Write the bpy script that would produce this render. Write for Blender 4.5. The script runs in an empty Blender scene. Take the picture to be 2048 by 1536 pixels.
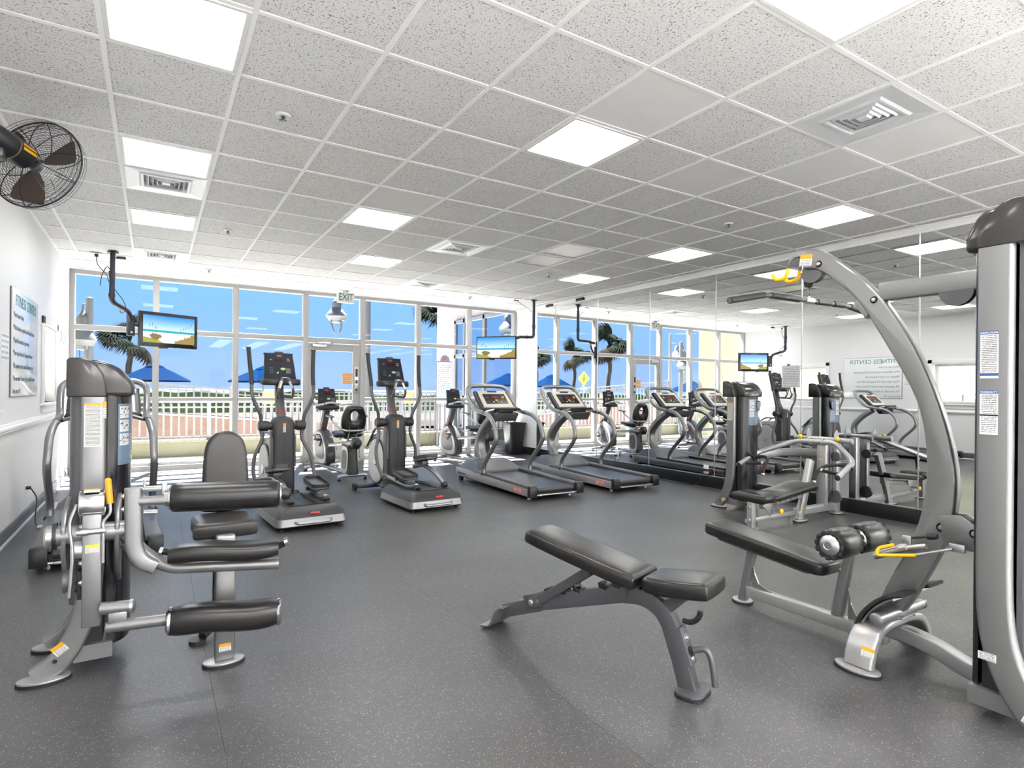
import bpy, bmesh, math, random
from mathutils import Vector as V, Matrix as M

R = math.radians
rnd = random.Random(11)
SC = bpy.context.scene
C = SC.collection

# ------------------------------------------------------------------ camera
FPX, CX, CY, YAW, ROLL, CAMZ = 1160.3, 1024.0, 780.855, 0.5538, 0.0099, 1.285
_f = V((math.sin(YAW), math.cos(YAW), 0)); _r = V((math.cos(YAW), -math.sin(YAW), 0)); _u = V((0, 0, 1))
_X = _r*math.cos(ROLL) + _u*math.sin(ROLL); _Y = -_r*math.sin(ROLL) + _u*math.cos(ROLL); _Z = -_f
cam_d = bpy.data.cameras.new('camera'); cam = bpy.data.objects.new('camera', cam_d); C.objects.link(cam)
cam.matrix_world = M(((_X.x, _Y.x, _Z.x, 0), (_X.y, _Y.y, _Z.y, 0), (_X.z, _Y.z, _Z.z, CAMZ), (0, 0, 0, 1)))
cam_d.sensor_fit = 'HORIZONTAL'; cam_d.sensor_width = 36.0
cam_d.lens = FPX/2048*36.0
cam_d.shift_y = (CY - 768.0)/2048.0
cam_d.clip_start = 0.05; cam_d.clip_end = 3000
SC.camera = cam

# ------------------------------------------------------------------ view, sky, sun
SC.view_settings.view_transform = 'Standard'; SC.view_settings.look = 'None'
SC.view_settings.gamma = 1.0; SC.view_settings.use_curve_mapping = False
SC.view_settings.exposure = 0.85
SC.cycles.max_bounces = 10; SC.cycles.diffuse_bounces = 6; SC.cycles.glossy_bounces = 5
SC.cycles.transmission_bounces = 6; SC.cycles.transparent_max_bounces = 16
SC.cycles.sample_clamp_indirect = 6.0
SC.cycles.use_denoising = True
SC.cycles.caustics_reflective = False; SC.cycles.caustics_refractive = False

W = bpy.data.worlds.new('sky'); SC.world = W; W.use_nodes = True
_n = W.node_tree.nodes; _l = W.node_tree.links; _n.clear()
_o = _n.new('ShaderNodeOutputWorld'); _b = _n.new('ShaderNodeBackground')
_tc = _n.new('ShaderNodeTexCoord'); _sp = _n.new('ShaderNodeSeparateXYZ'); _cr = _n.new('ShaderNodeValToRGB')
_l.new(_tc.outputs['Generated'], _sp.inputs[0]); _l.new(_sp.outputs['Z'], _cr.inputs[0])
_l.new(_cr.outputs[0], _b.inputs[0]); _l.new(_b.outputs[0], _o.inputs[0])
_e = _cr.color_ramp.elements
_e[0].position = 0.0; _e[0].color = (.38, .56, .95, 1)
_e[1].position = 1.0; _e[1].color = (.05, .20, .62, 1)
for _p, _c in ((.06, (.32, .55, .96, 1)), (.13, (.27, .56, .97, 1)), (.22, (.21, .55, .97, 1)), (.45, (.12, .38, .86, 1))):
    _k = _e.new(_p); _k.color = _c
_b.inputs[1].default_value = 0.66

SUN_DIR = V((.43, 1.35, 2.9)).normalized()          # towards the sun
sun_d = bpy.data.lights.new('sun', 'SUN'); sun_d.energy = 50.0; sun_d.angle = R(.6); sun_d.color = (1, .97, .92)
sun = bpy.data.objects.new('sun', sun_d); C.objects.link(sun)
sun.rotation_euler = (-SUN_DIR).to_track_quat('-Z', 'Y').to_euler(); sun.location = SUN_DIR*60

PANEL = 14.5                                         # radiance of the ceiling troffers

# ------------------------------------------------------------------ room numbers
XL, XM, YG, YB, ZC = -1.016, 6.432, 10.243, -6.4, 2.944
TX, TY = .5916, .6096
def gx(i): return (i - .3729)*TX
def gy(j): return (j + 4.5574)*TY

# ------------------------------------------------------------------ mesh helpers
def vv(p): return V((float(p[0]), float(p[1]), float(p[2])))
XYZ = (V((0, 0, 0)), V((1, 0, 0)), V((0, 1, 0)), V((0, 0, 1)))
def fr(o, ux, uy):
    ux = vv(ux).normalized(); uy = vv(uy); uy = (uy - ux*uy.dot(ux)).normalized()
    return (vv(o), ux, uy, ux.cross(uy))
def YZ(x): return fr((x, 0, 0), (0, 1, 0), (0, 0, 1))      # outline in y,z, pushed along +x
def XZ(y): return (V((0, y, 0)), V((1, 0, 0)), V((0, 0, 1)), V((0, 1, 0)))   # outline in x,z, pushed along +y
def XY(z): return fr((0, 0, z), (1, 0, 0), (0, 1, 0))

def rr(w, h, r, k=4):
    r = min(r, w/2 - 1e-4, h/2 - 1e-4); o = []
    for cx, cy, a in ((w/2-r, h/2-r, 0), (-w/2+r, h/2-r, 90), (-w/2+r, -h/2+r, 180), (w/2-r, -h/2+r, 270)):
        for i in range(k+1):
            t = R(a + 90*i/k); o.append((cx + r*math.cos(t), cy + r*math.sin(t)))
    return o
def ell(a, b, n=24, cx=0, cy=0): return [(cx + a*math.cos(2*math.pi*i/n), cy + b*math.sin(2*math.pi*i/n)) for i in range(n)]
def sh(o, dx, dy): return [(x+dx, y+dy) for x, y in o]

def fil(pts, r, k=4):
    pts = [vv(p) for p in pts]; out = [pts[0]]
    for a, b, c in zip(pts, pts[1:], pts[2:]):
        d1 = (a-b); d2 = (c-b); rr_ = min(r, d1.length*.49, d2.length*.49)
        p = b + d1.normalized()*rr_; q = b + d2.normalized()*rr_
        for i in range(k+1):
            t = i/k; out.append(p*(1-t)**2 + b*2*t*(1-t) + q*t*t)
    out.append(pts[-1]); return out
def cat(pts, k=5):
    P = [vv(p) for p in pts]; P = [P[0]*2-P[1]] + P + [P[-1]*2-P[-2]]; out = []
    for i in range(1, len(P)-2):
        a, b, c, d = P[i-1:i+3]
        for j in range(k):
            t = j/k
            out.append(.5*((2*b) + (c-a)*t + (2*a-5*b+4*c-d)*t*t + (3*b-a-3*c+d)*t**3))
    out.append(P[-2]); return out
def cat2(pts, k=5, closed=False):
    if closed:
        P = [V((x, y, 0)) for x, y in pts]; n = len(P); out = []
        for i in range(n):
            a, b, c, d = P[i-1], P[i], P[(i+1) % n], P[(i+2) % n]
            for j in range(k):
                t = j/k; q = .5*((2*b) + (c-a)*t + (2*a-5*b+4*c-d)*t*t + (3*b-a-3*c+d)*t**3); out.append((q.x, q.y))
        return out
    return [(p.x, p.y) for p in cat([(x, y, 0) for x, y in pts], k)]

class MB:
    def __init__(s): s.v = []; s.f = []
    def add(s, vs, fs):
        o = len(s.v); s.v += [tuple(p) for p in vs]; s.f += [[i+o for i in q] for q in fs]; return s
    def addbev(s, vs, fs, bev, seg=2, ang=30):
        bm = bmesh.new(); bv = [bm.verts.new(p) for p in vs]
        for q in fs: bm.faces.new([bv[i] for i in q])
        bm.normal_update()
        ed = [e for e in bm.edges if len(e.link_faces) == 2 and e.calc_face_angle(0) > R(ang)]
        bmesh.ops.bevel(bm, geom=ed, offset=bev, segments=seg, profile=.5, affect='EDGES', clamp_overlap=True)
        bm.verts.index_update(); s.add([v.co[:] for v in bm.verts], [[v.index for v in q.verts] for q in bm.faces]); bm.free(); return s
    def box(s, c, size, bev=0, rot=None, seg=2):
        c = vv(c); a, b, d = size[0]/2, size[1]/2, size[2]/2
        vs = [V((x, y, z)) for z in (-d, d) for x, y in ((-a, -b), (a, -b), (a, b), (-a, b))]
        if rot is not None: vs = [rot @ p for p in vs]
        vs = [p + c for p in vs]
        fs = [(3, 2, 1, 0), (4, 5, 6, 7), (0, 1, 5, 4), (1, 2, 6, 5), (2, 3, 7, 6), (3, 0, 4, 7)]
        return s.addbev(vs, fs, bev, seg) if bev else s.add(vs, fs)
    def span(s, a, b, bev=0, seg=2):
        return s.box([(a[i]+b[i])/2 for i in range(3)], [abs(a[i]-b[i]) for i in range(3)], bev, None, seg)
    def prism(s, out, F, depth, bev=0, seg=2, z0=0):
        o, ux, uy, n = F; k = len(out)
        ar = sum(out[i][0]*out[(i+1) % k][1]-out[(i+1) % k][0]*out[i][1] for i in range(k))
        hand = ux.cross(uy).dot(n)
        if ar*hand < 0: out = out[::-1]
        lo = [o + ux*x + uy*y + n*z0 for x, y in out]; hi = [p + n*depth for p in lo]
        if depth < 0: lo, hi = hi, lo
        fs = [list(range(k))[::-1], list(range(k, 2*k))] + [(i, (i+1) % k, k+(i+1) % k, k+i) for i in range(k)]
        return s.addbev(lo+hi, fs, bev, seg, 40) if bev else s.add(lo+hi, fs)
    def loft(s, rings, cap=True):
        k = len(rings[0]); vs = [p for r_ in rings for p in r_]; fs = []
        for j in range(len(rings)-1):
            for i in range(k): fs.append((j*k+i, j*k+(i+1) % k, (j+1)*k+(i+1) % k, (j+1)*k+i))
        if cap: fs += [list(range(k))[::-1], list(range((len(rings)-1)*k, len(rings)*k))]
        return s.add(vs, fs)
    def cyl(s, p0, p1, r, r1=None, n=16):
        p0, p1 = vv(p0), vv(p1); t = (p1-p0).normalized(); a = t.orthogonal().normalized(); b = t.cross(a)
        r1 = r if r1 is None else r1
        ring = lambda p, q: [p + (a*math.cos(2*math.pi*i/n) + b*math.sin(2*math.pi*i/n))*q for i in range(n)]
        return s.loft([ring(p0, r), ring(p1, r1)])
    def lathe(s, prof, o, axis, n=20):
        o = vv(o); t = vv(axis).normalized(); a = t.orthogonal().normalized(); b = t.cross(a)
        return s.loft([[o + t*h + (a*math.cos(2*math.pi*i/n) + b*math.sin(2*math.pi*i/n))*max(q, 1e-4) for i in range(n)] for q, h in prof])
    def tube(s, pts, r, n=10, closed=False):
        P = [vv(p) for p in pts]; q = []
        for p in P:
            if not q or (p-q[-1]).length > 1e-5: q.append(p)
        P = q; m = len(P)
        rs = r if isinstance(r, (list, tuple)) else [r]*m
        T = [((P[min(i+1, m-1)] if not closed else P[(i+1) % m]) - (P[max(i-1, 0)] if not closed else P[i-1])).normalized() for i in range(m)]
        a = T[0].orthogonal().normalized(); rings = []
        for i in range(m):
            a = (a - T[i]*a.dot(T[i])).normalized(); b = T[i].cross(a)
            rings.append([P[i] + (a*math.cos(2*math.pi*j/n) + b*math.sin(2*math.pi*j/n))*rs[i] for j in range(n)])
        if closed: rings.append(rings[0])
        return s.loft(rings, not closed)
    def sweep(s, pts, prof, nrm, sc=None):
        P = [vv(p) for p in pts]; nrm = vv(nrm).normalized(); m = len(P); rings = []
        for i in range(m):
            t = (P[min(i+1, m-1)] - P[max(i-1, 0)]).normalized(); b = nrm.cross(t).normalized(); k = sc[i] if sc else 1
            rings.append([P[i] + nrm*x + b*y*k for x, y in prof])
        return s.loft(rings)
    def cushion(s, out, F, T, e=.02, crown=.0):
        o, ux, uy, n = F; k = len(out)
        ar = sum(out[i][0]*out[(i+1) % k][1]-out[(i+1) % k][0]*out[i][1] for i in range(k))
        if ar < 0: out = out[::-1]
        nm = []
        for i in range(k):
            a = V(out[i-1]); b = V(out[i]); c = V(out[(i+1) % k])
            d = ((b-a).normalized() + (c-b).normalized()); d = d.normalized() if d.length > 1e-6 else (c-a).normalized()
            nm.append((-d.y, d.x))
        cx = sum(p[0] for p in out)/k; cy = sum(p[1] for p in out)/k
        hw = min(max(p[0] for p in out)-min(p[0] for p in out), max(p[1] for p in out)-min(p[1] for p in out))/2
        hx = (max(p[0] for p in out)-min(p[0] for p in out))/2; hy = (max(p[1] for p in out)-min(p[1] for p in out))/2
        def ins(q): return [(cx+(x-cx)*(1-q/hx), cy+(y-cy)*(1-q/hy)) for x, y in out]
        lay = [(e*.8, 0), (e*.25, e*.25), (0, e*.8), (0, T-e), (e*.12, T-e*.5), (e*.5, T-e*.12), (e*1.1, T), (e*2.2, T+crown*.6), (hw*.6, T+crown)]
        lay = [q for q in lay if q[0] < hw*.75]
        rings = [[o + ux*x + uy*y + n*z for x, y in ins(q)] for q, z in lay]
        return s.loft(rings)
    def grow(s, other): return s.add(other.v, other.f)

def wloc(p):
    l = V((0, 0, 0))
    while p is not None: l = l + p.location; p = p.parent
    return l
def obj(name, mb, mat, parent=None, world=False, smooth=38):
    off = wloc(parent) if (world and parent) else V((0, 0, 0))
    me = bpy.data.meshes.new(name); me.from_pydata([(p[0]-off.x, p[1]-off.y, p[2]-off.z) for p in mb.v], [], mb.f)
    me.validate()
    bm = bmesh.new(); bm.from_mesh(me); bmesh.ops.recalc_face_normals(bm, faces=bm.faces); bm.to_mesh(me); bm.free()
    if smooth:
        me.polygons.foreach_set('use_smooth', [True]*len(me.polygons)); me.set_sharp_from_angle(angle=R(smooth))
    o = bpy.data.objects.new(name, me); C.objects.link(o)
    if mat: me.materials.append(mat)
    if parent: o.parent = parent
    return o
def share(name, me, loc=(0, 0, 0), parent=None, rz=0):
    o = bpy.data.objects.new(name, me); C.objects.link(o); o.location = loc; o.rotation_euler = (0, 0, rz)
    if parent: o.parent = parent
    return o
def thing(name, label, cat_, loc=(0, 0, 0), rz=0, group=None):
    o = bpy.data.objects.new(name, None); C.objects.link(o); o.location = loc; o.rotation_euler = (0, 0, rz)
    o.empty_display_size = .1
    o['label'] = label; o['category'] = cat_
    if group: o['group'] = group
    return o
def tag(o, label, cat_, group=None, kind=None):
    o['label'] = label; o['category'] = cat_
    if group: o['group'] = group
    if kind: o['kind'] = kind
    return o
def struct(o, label=None, cat_=None):
    o['kind'] = 'structure'
    if label: o['label'] = label
    if cat_: o['category'] = cat_
    return o
def dup(root, loc, rz, label, group=None):
    def cp(o, par):
        c = o.copy(); C.objects.link(c); c.parent = par
        for ch in o.children: cp(ch, c)
        return c
    r_ = cp(root, None); r_.location = loc; r_.rotation_euler = (0, 0, rz); r_['label'] = label
    if group: r_['group'] = group
    return r_
def decal(name, w, h, F, mat, parent=None, world=False, th=.0012, z0=0):
    o, ux, uy, n = F; off = wloc(parent) if (world and parent) else V((0, 0, 0))
    o = o + n*z0 - off
    vs = [o + ux*x*w/2 + uy*y*h/2 + n*z for z in (0, th) for x, y in ((-1, -1), (1, -1), (1, 1), (-1, 1))]
    fs = [(3, 2, 1, 0), (4, 5, 6, 7), (0, 1, 5, 4), (1, 2, 6, 5), (2, 3, 7, 6), (3, 0, 4, 7)]
    me = bpy.data.meshes.new(name); me.from_pydata([p[:] for p in vs], [], fs); uv = me.uv_layers.new(name='UVMap')
    q = [(0, 0), (1, 0), (1, 1), (0, 1)]
    for l in me.loops: uv.data[l.index].uv = q[l.vertex_index % 4]
    ob = bpy.data.objects.new(name, me); C.objects.link(ob); me.materials.append(mat)
    if parent: ob.parent = parent
    return ob
def text(name, s, size, F, mat, parent=None, world=False, depth=.0006, al='CENTER', sx=1.0, z0=0):
    o, ux, uy, n = F; off = wloc(parent) if (world and parent) else V((0, 0, 0))
    cu = bpy.data.curves.new('t', 'FONT'); cu.body = s; cu.size = size; cu.align_x = al; cu.align_y = 'CENTER'; cu.extrude = depth; cu.resolution_u = 2
    tmp = bpy.data.objects.new('t', cu); C.objects.link(tmp)
    me = bpy.data.meshes.new_from_object(tmp.evaluated_get(bpy.context.evaluated_depsgraph_get()))
    bpy.data.objects.remove(tmp); bpy.data.curves.remove(cu)
    for v in me.vertices:
        p = o + ux*v.co.x*sx + uy*v.co.y + n*(v.co.z+depth+z0) - off; v.co = p
    me.name = name; me.materials.clear(); me.materials.append(mat)
    ob = bpy.data.objects.new(name, me); C.objects.link(ob)
    if parent: ob.parent = parent
    return ob

# ------------------------------------------------------------------ materials
def mat(name, col, rough=.5, metal=0., bump=0., bs=300., var=0., vs=6., spec=.5, coat=0., emit=None, es=1.):
    m = bpy.data.materials.new(name); m.use_nodes = True; nt = m.node_tree; b = nt.nodes['Principled BSDF']
    b.inputs['Base Color'].default_value = (*col, 1); b.inputs['Roughness'].default_value = rough; b.inputs['Metallic'].default_value = metal
    b.inputs['Specular IOR Level'].default_value = spec; b.inputs['Coat Weight'].default_value = coat; b.inputs['Coat Roughness'].default_value = .15
    if emit: b.inputs['Emission Color'].default_value = (*emit, 1); b.inputs['Emission Strength'].default_value = es
    if var or bump:
        tc = nt.nodes.new('ShaderNodeTexCoord')
    if var:
        n = nt.nodes.new('ShaderNodeTexNoise'); n.inputs['Scale'].default_value = vs; n.inputs['Detail'].default_value = 4
        nt.links.new(tc.outputs['Object'], n.inputs['Vector'])
        mx = nt.nodes.new('ShaderNodeMix'); mx.data_type = 'RGBA'
        mx.inputs['A'].default_value = (*[c*(1-var) for c in col], 1); mx.inputs['B'].default_value = (*[min(1, c*(1+var)) for c in col], 1)
        nt.links.new(n.outputs['Fac'], mx.inputs['Factor']); nt.links.new(mx.outputs['Result'], b.inputs['Base Color'])
    if bump:
        n = nt.nodes.new('ShaderNodeTexNoise'); n.inputs['Scale'].default_value = bs; n.inputs['Detail'].default_value = 2
        nt.links.new(tc.outputs['Object'], n.inputs['Vector'])
        bp = nt.nodes.new('ShaderNodeBump'); bp.inputs['Strength'].default_value = bump; bp.inputs['Distance'].default_value = .002
        nt.links.new(n.outputs['Fac'], bp.inputs['Height']); nt.links.new(bp.outputs[0], b.inputs['Normal'])
    return m

class NT:
    """small wrapper for building node maths"""
    def __init__(s, name):
        s.m = bpy.data.materials.new(name); s.m.use_nodes = True; s.nt = s.m.node_tree; s.b = s.nt.nodes['Principled BSDF']
    def new(s, t): return s.nt.nodes.new(t)
    def put(s, sock, v):
        if hasattr(v, 'is_linked') or hasattr(v, 'links'): s.nt.links.new(v, sock)
        else: sock.default_value = v
    def ma(s, op, a, b=None, c=None):
        n = s.new('ShaderNodeMath'); n.operation = op; s.put(n.inputs[0], a)
        if b is not None: s.put(n.inputs[1], b)
        if c is not None: s.put(n.inputs[2], c)
        return n.outputs[0]
    def mix(s, f, a, b):
        n = s.new('ShaderNodeMix'); n.data_type = 'RGBA'; s.put(n.inputs['Factor'], f)
        for k, v in (('A', a), ('B', b)):
            s.put(n.inputs[k], (*v, 1) if isinstance(v, tuple) and len(v) == 3 else v)
        return n.outputs['Result']
    def uv(s):
        t = s.new('ShaderNodeTexCoord'); p = s.new('ShaderNodeSeparateXYZ'); s.nt.links.new(t.outputs['UV'], p.inputs[0]); return p.outputs[0], p.outputs[1]
    def xyz(s, kind='Object'):
        t = s.new('ShaderNodeTexCoord'); p = s.new('ShaderNodeSeparateXYZ'); s.nt.links.new(t.outputs[kind], p.inputs[0]); return p.outputs
    def comb(s, x, y, z=0.):
        n = s.new('ShaderNodeCombineXYZ'); s.put(n.inputs[0], x); s.put(n.inputs[1], y); s.put(n.inputs[2], z); return n.outputs[0]
    def noise(s, vec, scale, detail=2., out='Fac', dim=None):
        n = s.new('ShaderNodeTexNoise'); s.nt.links.new(vec, n.inputs['Vector']); n.inputs['Scale'].default_value = scale; n.inputs['Detail'].default_value = detail; return n.outputs[out]
    def vor(s, vec, scale, out='Distance'):
        n = s.new('ShaderNodeTexVoronoi'); s.nt.links.new(vec, n.inputs['Vector']); n.inputs['Scale'].default_value = scale; return n.outputs[out]
    def band(s, x, a, b): return s.ma('MULTIPLY', s.ma('GREATER_THAN', x, a), s.ma('LESS_THAN', x, b))
    def done(s, col=None, rough=.5, spec=.5, metal=0., emit=None, es=1.):
        if col is not None: s.put(s.b.inputs['Base Color'], (*col, 1) if isinstance(col, tuple) and len(col) == 3 else col)
        s.put(s.b.inputs['Roughness'], rough); s.b.inputs['Specular IOR Level'].default_value = spec; s.b.inputs['Metallic'].default_value = metal
        if emit is not None: s.put(s.b.inputs['Emission Color'], emit); s.b.inputs['Emission Strength'].default_value = es
        return s.m
    def bump(s, h, st=.3, dist=.002):
        n = s.new('ShaderNodeBump'); n.inputs['Strength'].default_value = st; n.inputs['Distance'].default_value = dist
        s.nt.links.new(h, n.inputs['Height']); s.nt.links.new(n.outputs[0], s.b.inputs['Normal'])

def printed(name, bg, ink, rows, head=None, hf=.1, foot=None, ff=0., dens=.42, bar=None):
    """sheet with rows of small print, optional coloured head band"""
    t = NT(name); u, v = t.uv()
    row = t.ma('MULTIPLY', v, float(rows)); fr_ = t.ma('FRACT', row); cell = t.ma('FLOOR', row)
    n = t.noise(t.comb(t.ma('MULTIPLY', u, 9.), t.ma('MULTIPLY', cell, 3.7)), 4., 1.)
    k = t.ma('MULTIPLY', t.ma('GREATER_THAN', n, dens), t.band(fr_, .25, .72))
    k = t.ma('MULTIPLY', k, t.band(u, .07, .93)); k = t.ma('MULTIPLY', k, t.band(v, .03, .96))
    c = t.mix(k, bg, ink)
    if bar: c = t.mix(t.band(v, bar[0], bar[1]), c, bar[2])
    if foot: c = t.mix(t.ma('LESS_THAN', v, ff), c, foot)
    if head: c = t.mix(t.ma('GREATER_THAN', v, 1-hf), c, head)
    return t.done(c, .45)

silver = mat('silver_paint', (.26, .26, .265), .36, .7, .08, 900)
lsilver = mat('light_silver_paint', (.40, .40, .405), .34, .55, .06, 900)
gunmetal = mat('gunmetal_paint', (.105, .108, .118), .38, .45, .08, 700)
darkgrey = mat('dark_grey_plastic', (.027, .027, .030), .45, 0, .05, 900)
midgrey = mat('mid_grey_plastic', (.10, .10, .105), .40, .15, .05, 900)
shroud = mat('tower_shroud', (.012, .012, .017), .20, .0)
captop = mat('tower_cap', (.045, .043, .043), .18, .2)
vinyl = mat('black_vinyl', (.013, .0125, .0125), .30, 0, .12, 260, .25, 9)
vinylw = mat('worn_vinyl', (.030, .028, .027), .36, 0, .12, 260, .25, 9)
blackp = mat('black_plastic', (.015, .015, .017), .38)
rubber = mat('black_rubber', (.014, .014, .014), .75)
chrome = mat('chrome', (.72, .72, .74), .14, 1.)
steel = mat('brushed_steel', (.55, .55, .56), .30, .95)
whitep = mat('white_paint', (.80, .80, .79), .45)
cream = mat('cream_plastic', (.62, .58, .52), .40)
paleg = mat('pale_grey_plastic', (.55, .55, .55), .4)
yellow = mat('yellow_grip', (.85, .52, .01), .4)
orange = mat('orange_grip', (.85, .36, .02), .4)
redm = mat('red_plastic', (.55, .03, .02), .4)
greenb = mat('green_button', (.35, .62, .18), .4)
white_ink = mat('white_ink', (.85, .85, .85), .5)
dark_ink = mat('dark_ink', (.03, .03, .035), .5)
teal_ink = mat('teal_ink', (.02, .19, .19), .5)
grey_ink = mat('grey_ink', (.10, .15, .17), .5)
green_ink = mat('green_ink', (.0, .11, .05), .5)
warn_tall = printed('warning_sheet', (.68, .67, .64), (.10, .10, .10), 34, (.80, .36, .01), .055, dens=.36)
warn_small = printed('warning_tag', (.72, .71, .68), (.2, .2, .2), 7, (.80, .36, .01), .36, dens=.40)
caution = printed('caution_tag', (.72, .71, .68), (.2, .2, .2), 7, (.80, .70, .02), .34, dens=.40)
info_tag = printed('maker_tag', (.66, .66, .65), (.12, .12, .14), 5, dens=.45)
inspect = printed('inspection_sheet', (.66, .66, .66), (.12, .12, .13), 26, (.03, .09, .30), .07, dens=.40, bar=(.05, .11, (.03, .09, .30)))
warranty = printed('warranty_sheet', (.66, .66, .66), (.10, .10, .11), 24, (.03, .09, .30), .07, dens=.44, bar=(.42, .46, (.02, .02, .02)))
notice = printed('grey_notice', (.50, .50, .51), (.22, .22, .23), 13, dens=.40)
paper = printed('white_notice', (.80, .80, .80), (.35, .35, .37), 5, dens=.42)

def placard():
    t = NT('exercise_placard'); u, v = t.uv()
    # blue-grey sheet, white picture squares on one side, small print on the other
    pic = t.ma('MULTIPLY', t.band(u, .06, .46), t.band(v, .30, .97))
    r = t.ma('FRACT', t.ma('MULTIPLY', t.ma('SUBTRACT', v, .30), 4.48))
    sq = t.ma('MULTIPLY', pic, t.band(r, .08, .94))
    fig = t.ma('GREATER_THAN', t.noise(t.comb(t.ma('MULTIPLY', u, 5.), t.ma('MULTIPLY', v, 9.)), 3.2, 2.), .56)
    c = t.mix(sq, (.13, .19, .27), (.60, .61, .62)); c = t.mix(t.ma('MULTIPLY', sq, t.ma('MULTIPLY', fig, t.band(r, .2, .85))), c, (.08, .09, .13))
    row = t.ma('MULTIPLY', v, 22.); n = t.noise(t.comb(t.ma('MULTIPLY', u, 8.), t.ma('FLOOR', row)), 4., 1.)
    ln = t.ma('MULTIPLY', t.ma('GREATER_THAN', n, .45), t.band(t.ma('FRACT', row), .3, .7))
    ln = t.ma('MULTIPLY', ln, t.ma('MULTIPLY', t.band(u, .52, .95), t.band(v, .08, .50)))
    c = t.mix(ln, c, (.45, .50, .56))
    return t.done(c, .25)
placard_m = placard()

def glassm(name, tint, fres=1.25, rough=0.):
    m = bpy.data.materials.new(name); m.use_nodes = True; nt = m.node_tree; nt.nodes.clear()
    o = nt.nodes.new('ShaderNodeOutputMaterial'); tr = nt.nodes.new('ShaderNodeBsdfTransparent'); gl = nt.nodes.new('ShaderNodeBsdfGlossy')
    fr_ = nt.nodes.new('ShaderNodeFresnel'); mx = nt.nodes.new('ShaderNodeMixShader'); fr_.inputs[0].default_value = fres
    ge = nt.nodes.new('ShaderNodeNewGeometry'); mu = nt.nodes.new('ShaderNodeMath'); mu.operation = 'MULTIPLY'
    sb = nt.nodes.new('ShaderNodeMath'); sb.operation = 'SUBTRACT'; sb.inputs[0].default_value = 1.0
    nt.links.new(ge.outputs['Backfacing'], sb.inputs[1]); nt.links.new(sb.outputs[0], mu.inputs[0]); nt.links.new(fr_.outputs[0], mu.inputs[1])
    tr.inputs[0].default_value = (*tint, 1); gl.inputs['Roughness'].default_value = rough; gl.inputs[0].default_value = (1, 1, 1, 1)
    nt.links.new(mu.outputs[0], mx.inputs[0]); nt.links.new(tr.outputs[0], mx.inputs[1]); nt.links.new(gl.outputs[0], mx.inputs[2]); nt.links.new(mx.outputs[0], o.inputs[0])
    return m
glass = glassm('window_glass', (.965, .98, 1.0))
glass2 = glassm('wing_glass', (.55, .68, .80), 2.6)
mirror_m = mat('mirror_silvering', (.94, .955, .95), .0, 1.)
frame_m = mat('window_frame_paint', (.40, .395, .385), .4)
# ================================================================== ROOM SHELL
def wall_mat():
    t = NT('wall_paint'); x, y, z = t.xyz(); p = t.comb(x, y, z)
    c = t.mix(t.noise(p, 1.3, 3.), (.70, .705, .715), (.74, .74, .74)); t.bump(t.noise(p, 220., 2.), .05)
    return t.done(c, .5)
wallm = wall_mat()
def floor_mat():
    t = NT('speckled_rubber'); x, y, z = t.xyz('Object'); oi = t.new('ShaderNodeObjectInfo')
    p = t.comb(t.ma('ADD', x, t.ma('MULTIPLY', oi.outputs['Random'], 30.)), y, z)
    g = t.new('ShaderNodeNewGeometry').outputs['Position']
    base = t.mix(t.noise(g, 1.1, 5.), (.036, .036, .037), (.072, .072, .074))
    scuff = t.ma('MULTIPLY', t.ma('SUBTRACT', t.noise(g, .55, 6.), .5), 2.6); base = t.mix(t.ma('MAXIMUM', scuff, 0.), base, (.10, .10, .103))
    fine = t.noise(p, 260., 2.); base = t.mix(t.ma('GREATER_THAN', fine, .60), base, (.125, .125, .128))
    sp = t.ma('LESS_THAN', t.vor(p, 120.), .22); keep = t.ma('GREATER_THAN', t.noise(p, 37., 1.), .50)
    c = t.mix(t.ma('MULTIPLY', sp, keep), base, (.30, .30, .305))
    t.bump(t.ma('ADD', fine, t.noise(p, 90., 2.)), .25, .003)
    rg = t.ma('ADD', .27, t.ma('MULTIPLY', t.noise(g, .8, 4.), .22))
    return t.done(c, rg, .55)
floorm = floor_mat()
floor = struct(obj('floor', MB().span((XL-.2, YB-.2, -.12), (XM+.2, YG+.12, -.012)), mat('floor_underlay', (.02, .02, .02), .9)))
mw, ml, YM0 = 1.2413, 2.5108, .2
mat_me = None
for i in range(6):
    for j in range(4):
        m_ = MB().box((0, 0, -.006), (mw-.0007, ml-.0007, .012), .0006, None, 1)
        if mat_me is None:
            o_ = obj('rubber_mat', m_, floorm, floor, smooth=0); mat_me = o_.data
        else:
            o_ = share('rubber_mat', mat_me, (0, 0, 0), floor)
        o_.location = (XL + mw*(i+.5), YM0 + ml*(j+.5), 0)

struct(obj('floor_bounce', MB().span((XL, YB, -.012), (XM, .2, 0)), mat('pale_bounce_tile', (.80, .79, .77), .35), smooth=0))  # unseen lobby floor, added pale to bounce light onto the near ceiling
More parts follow.
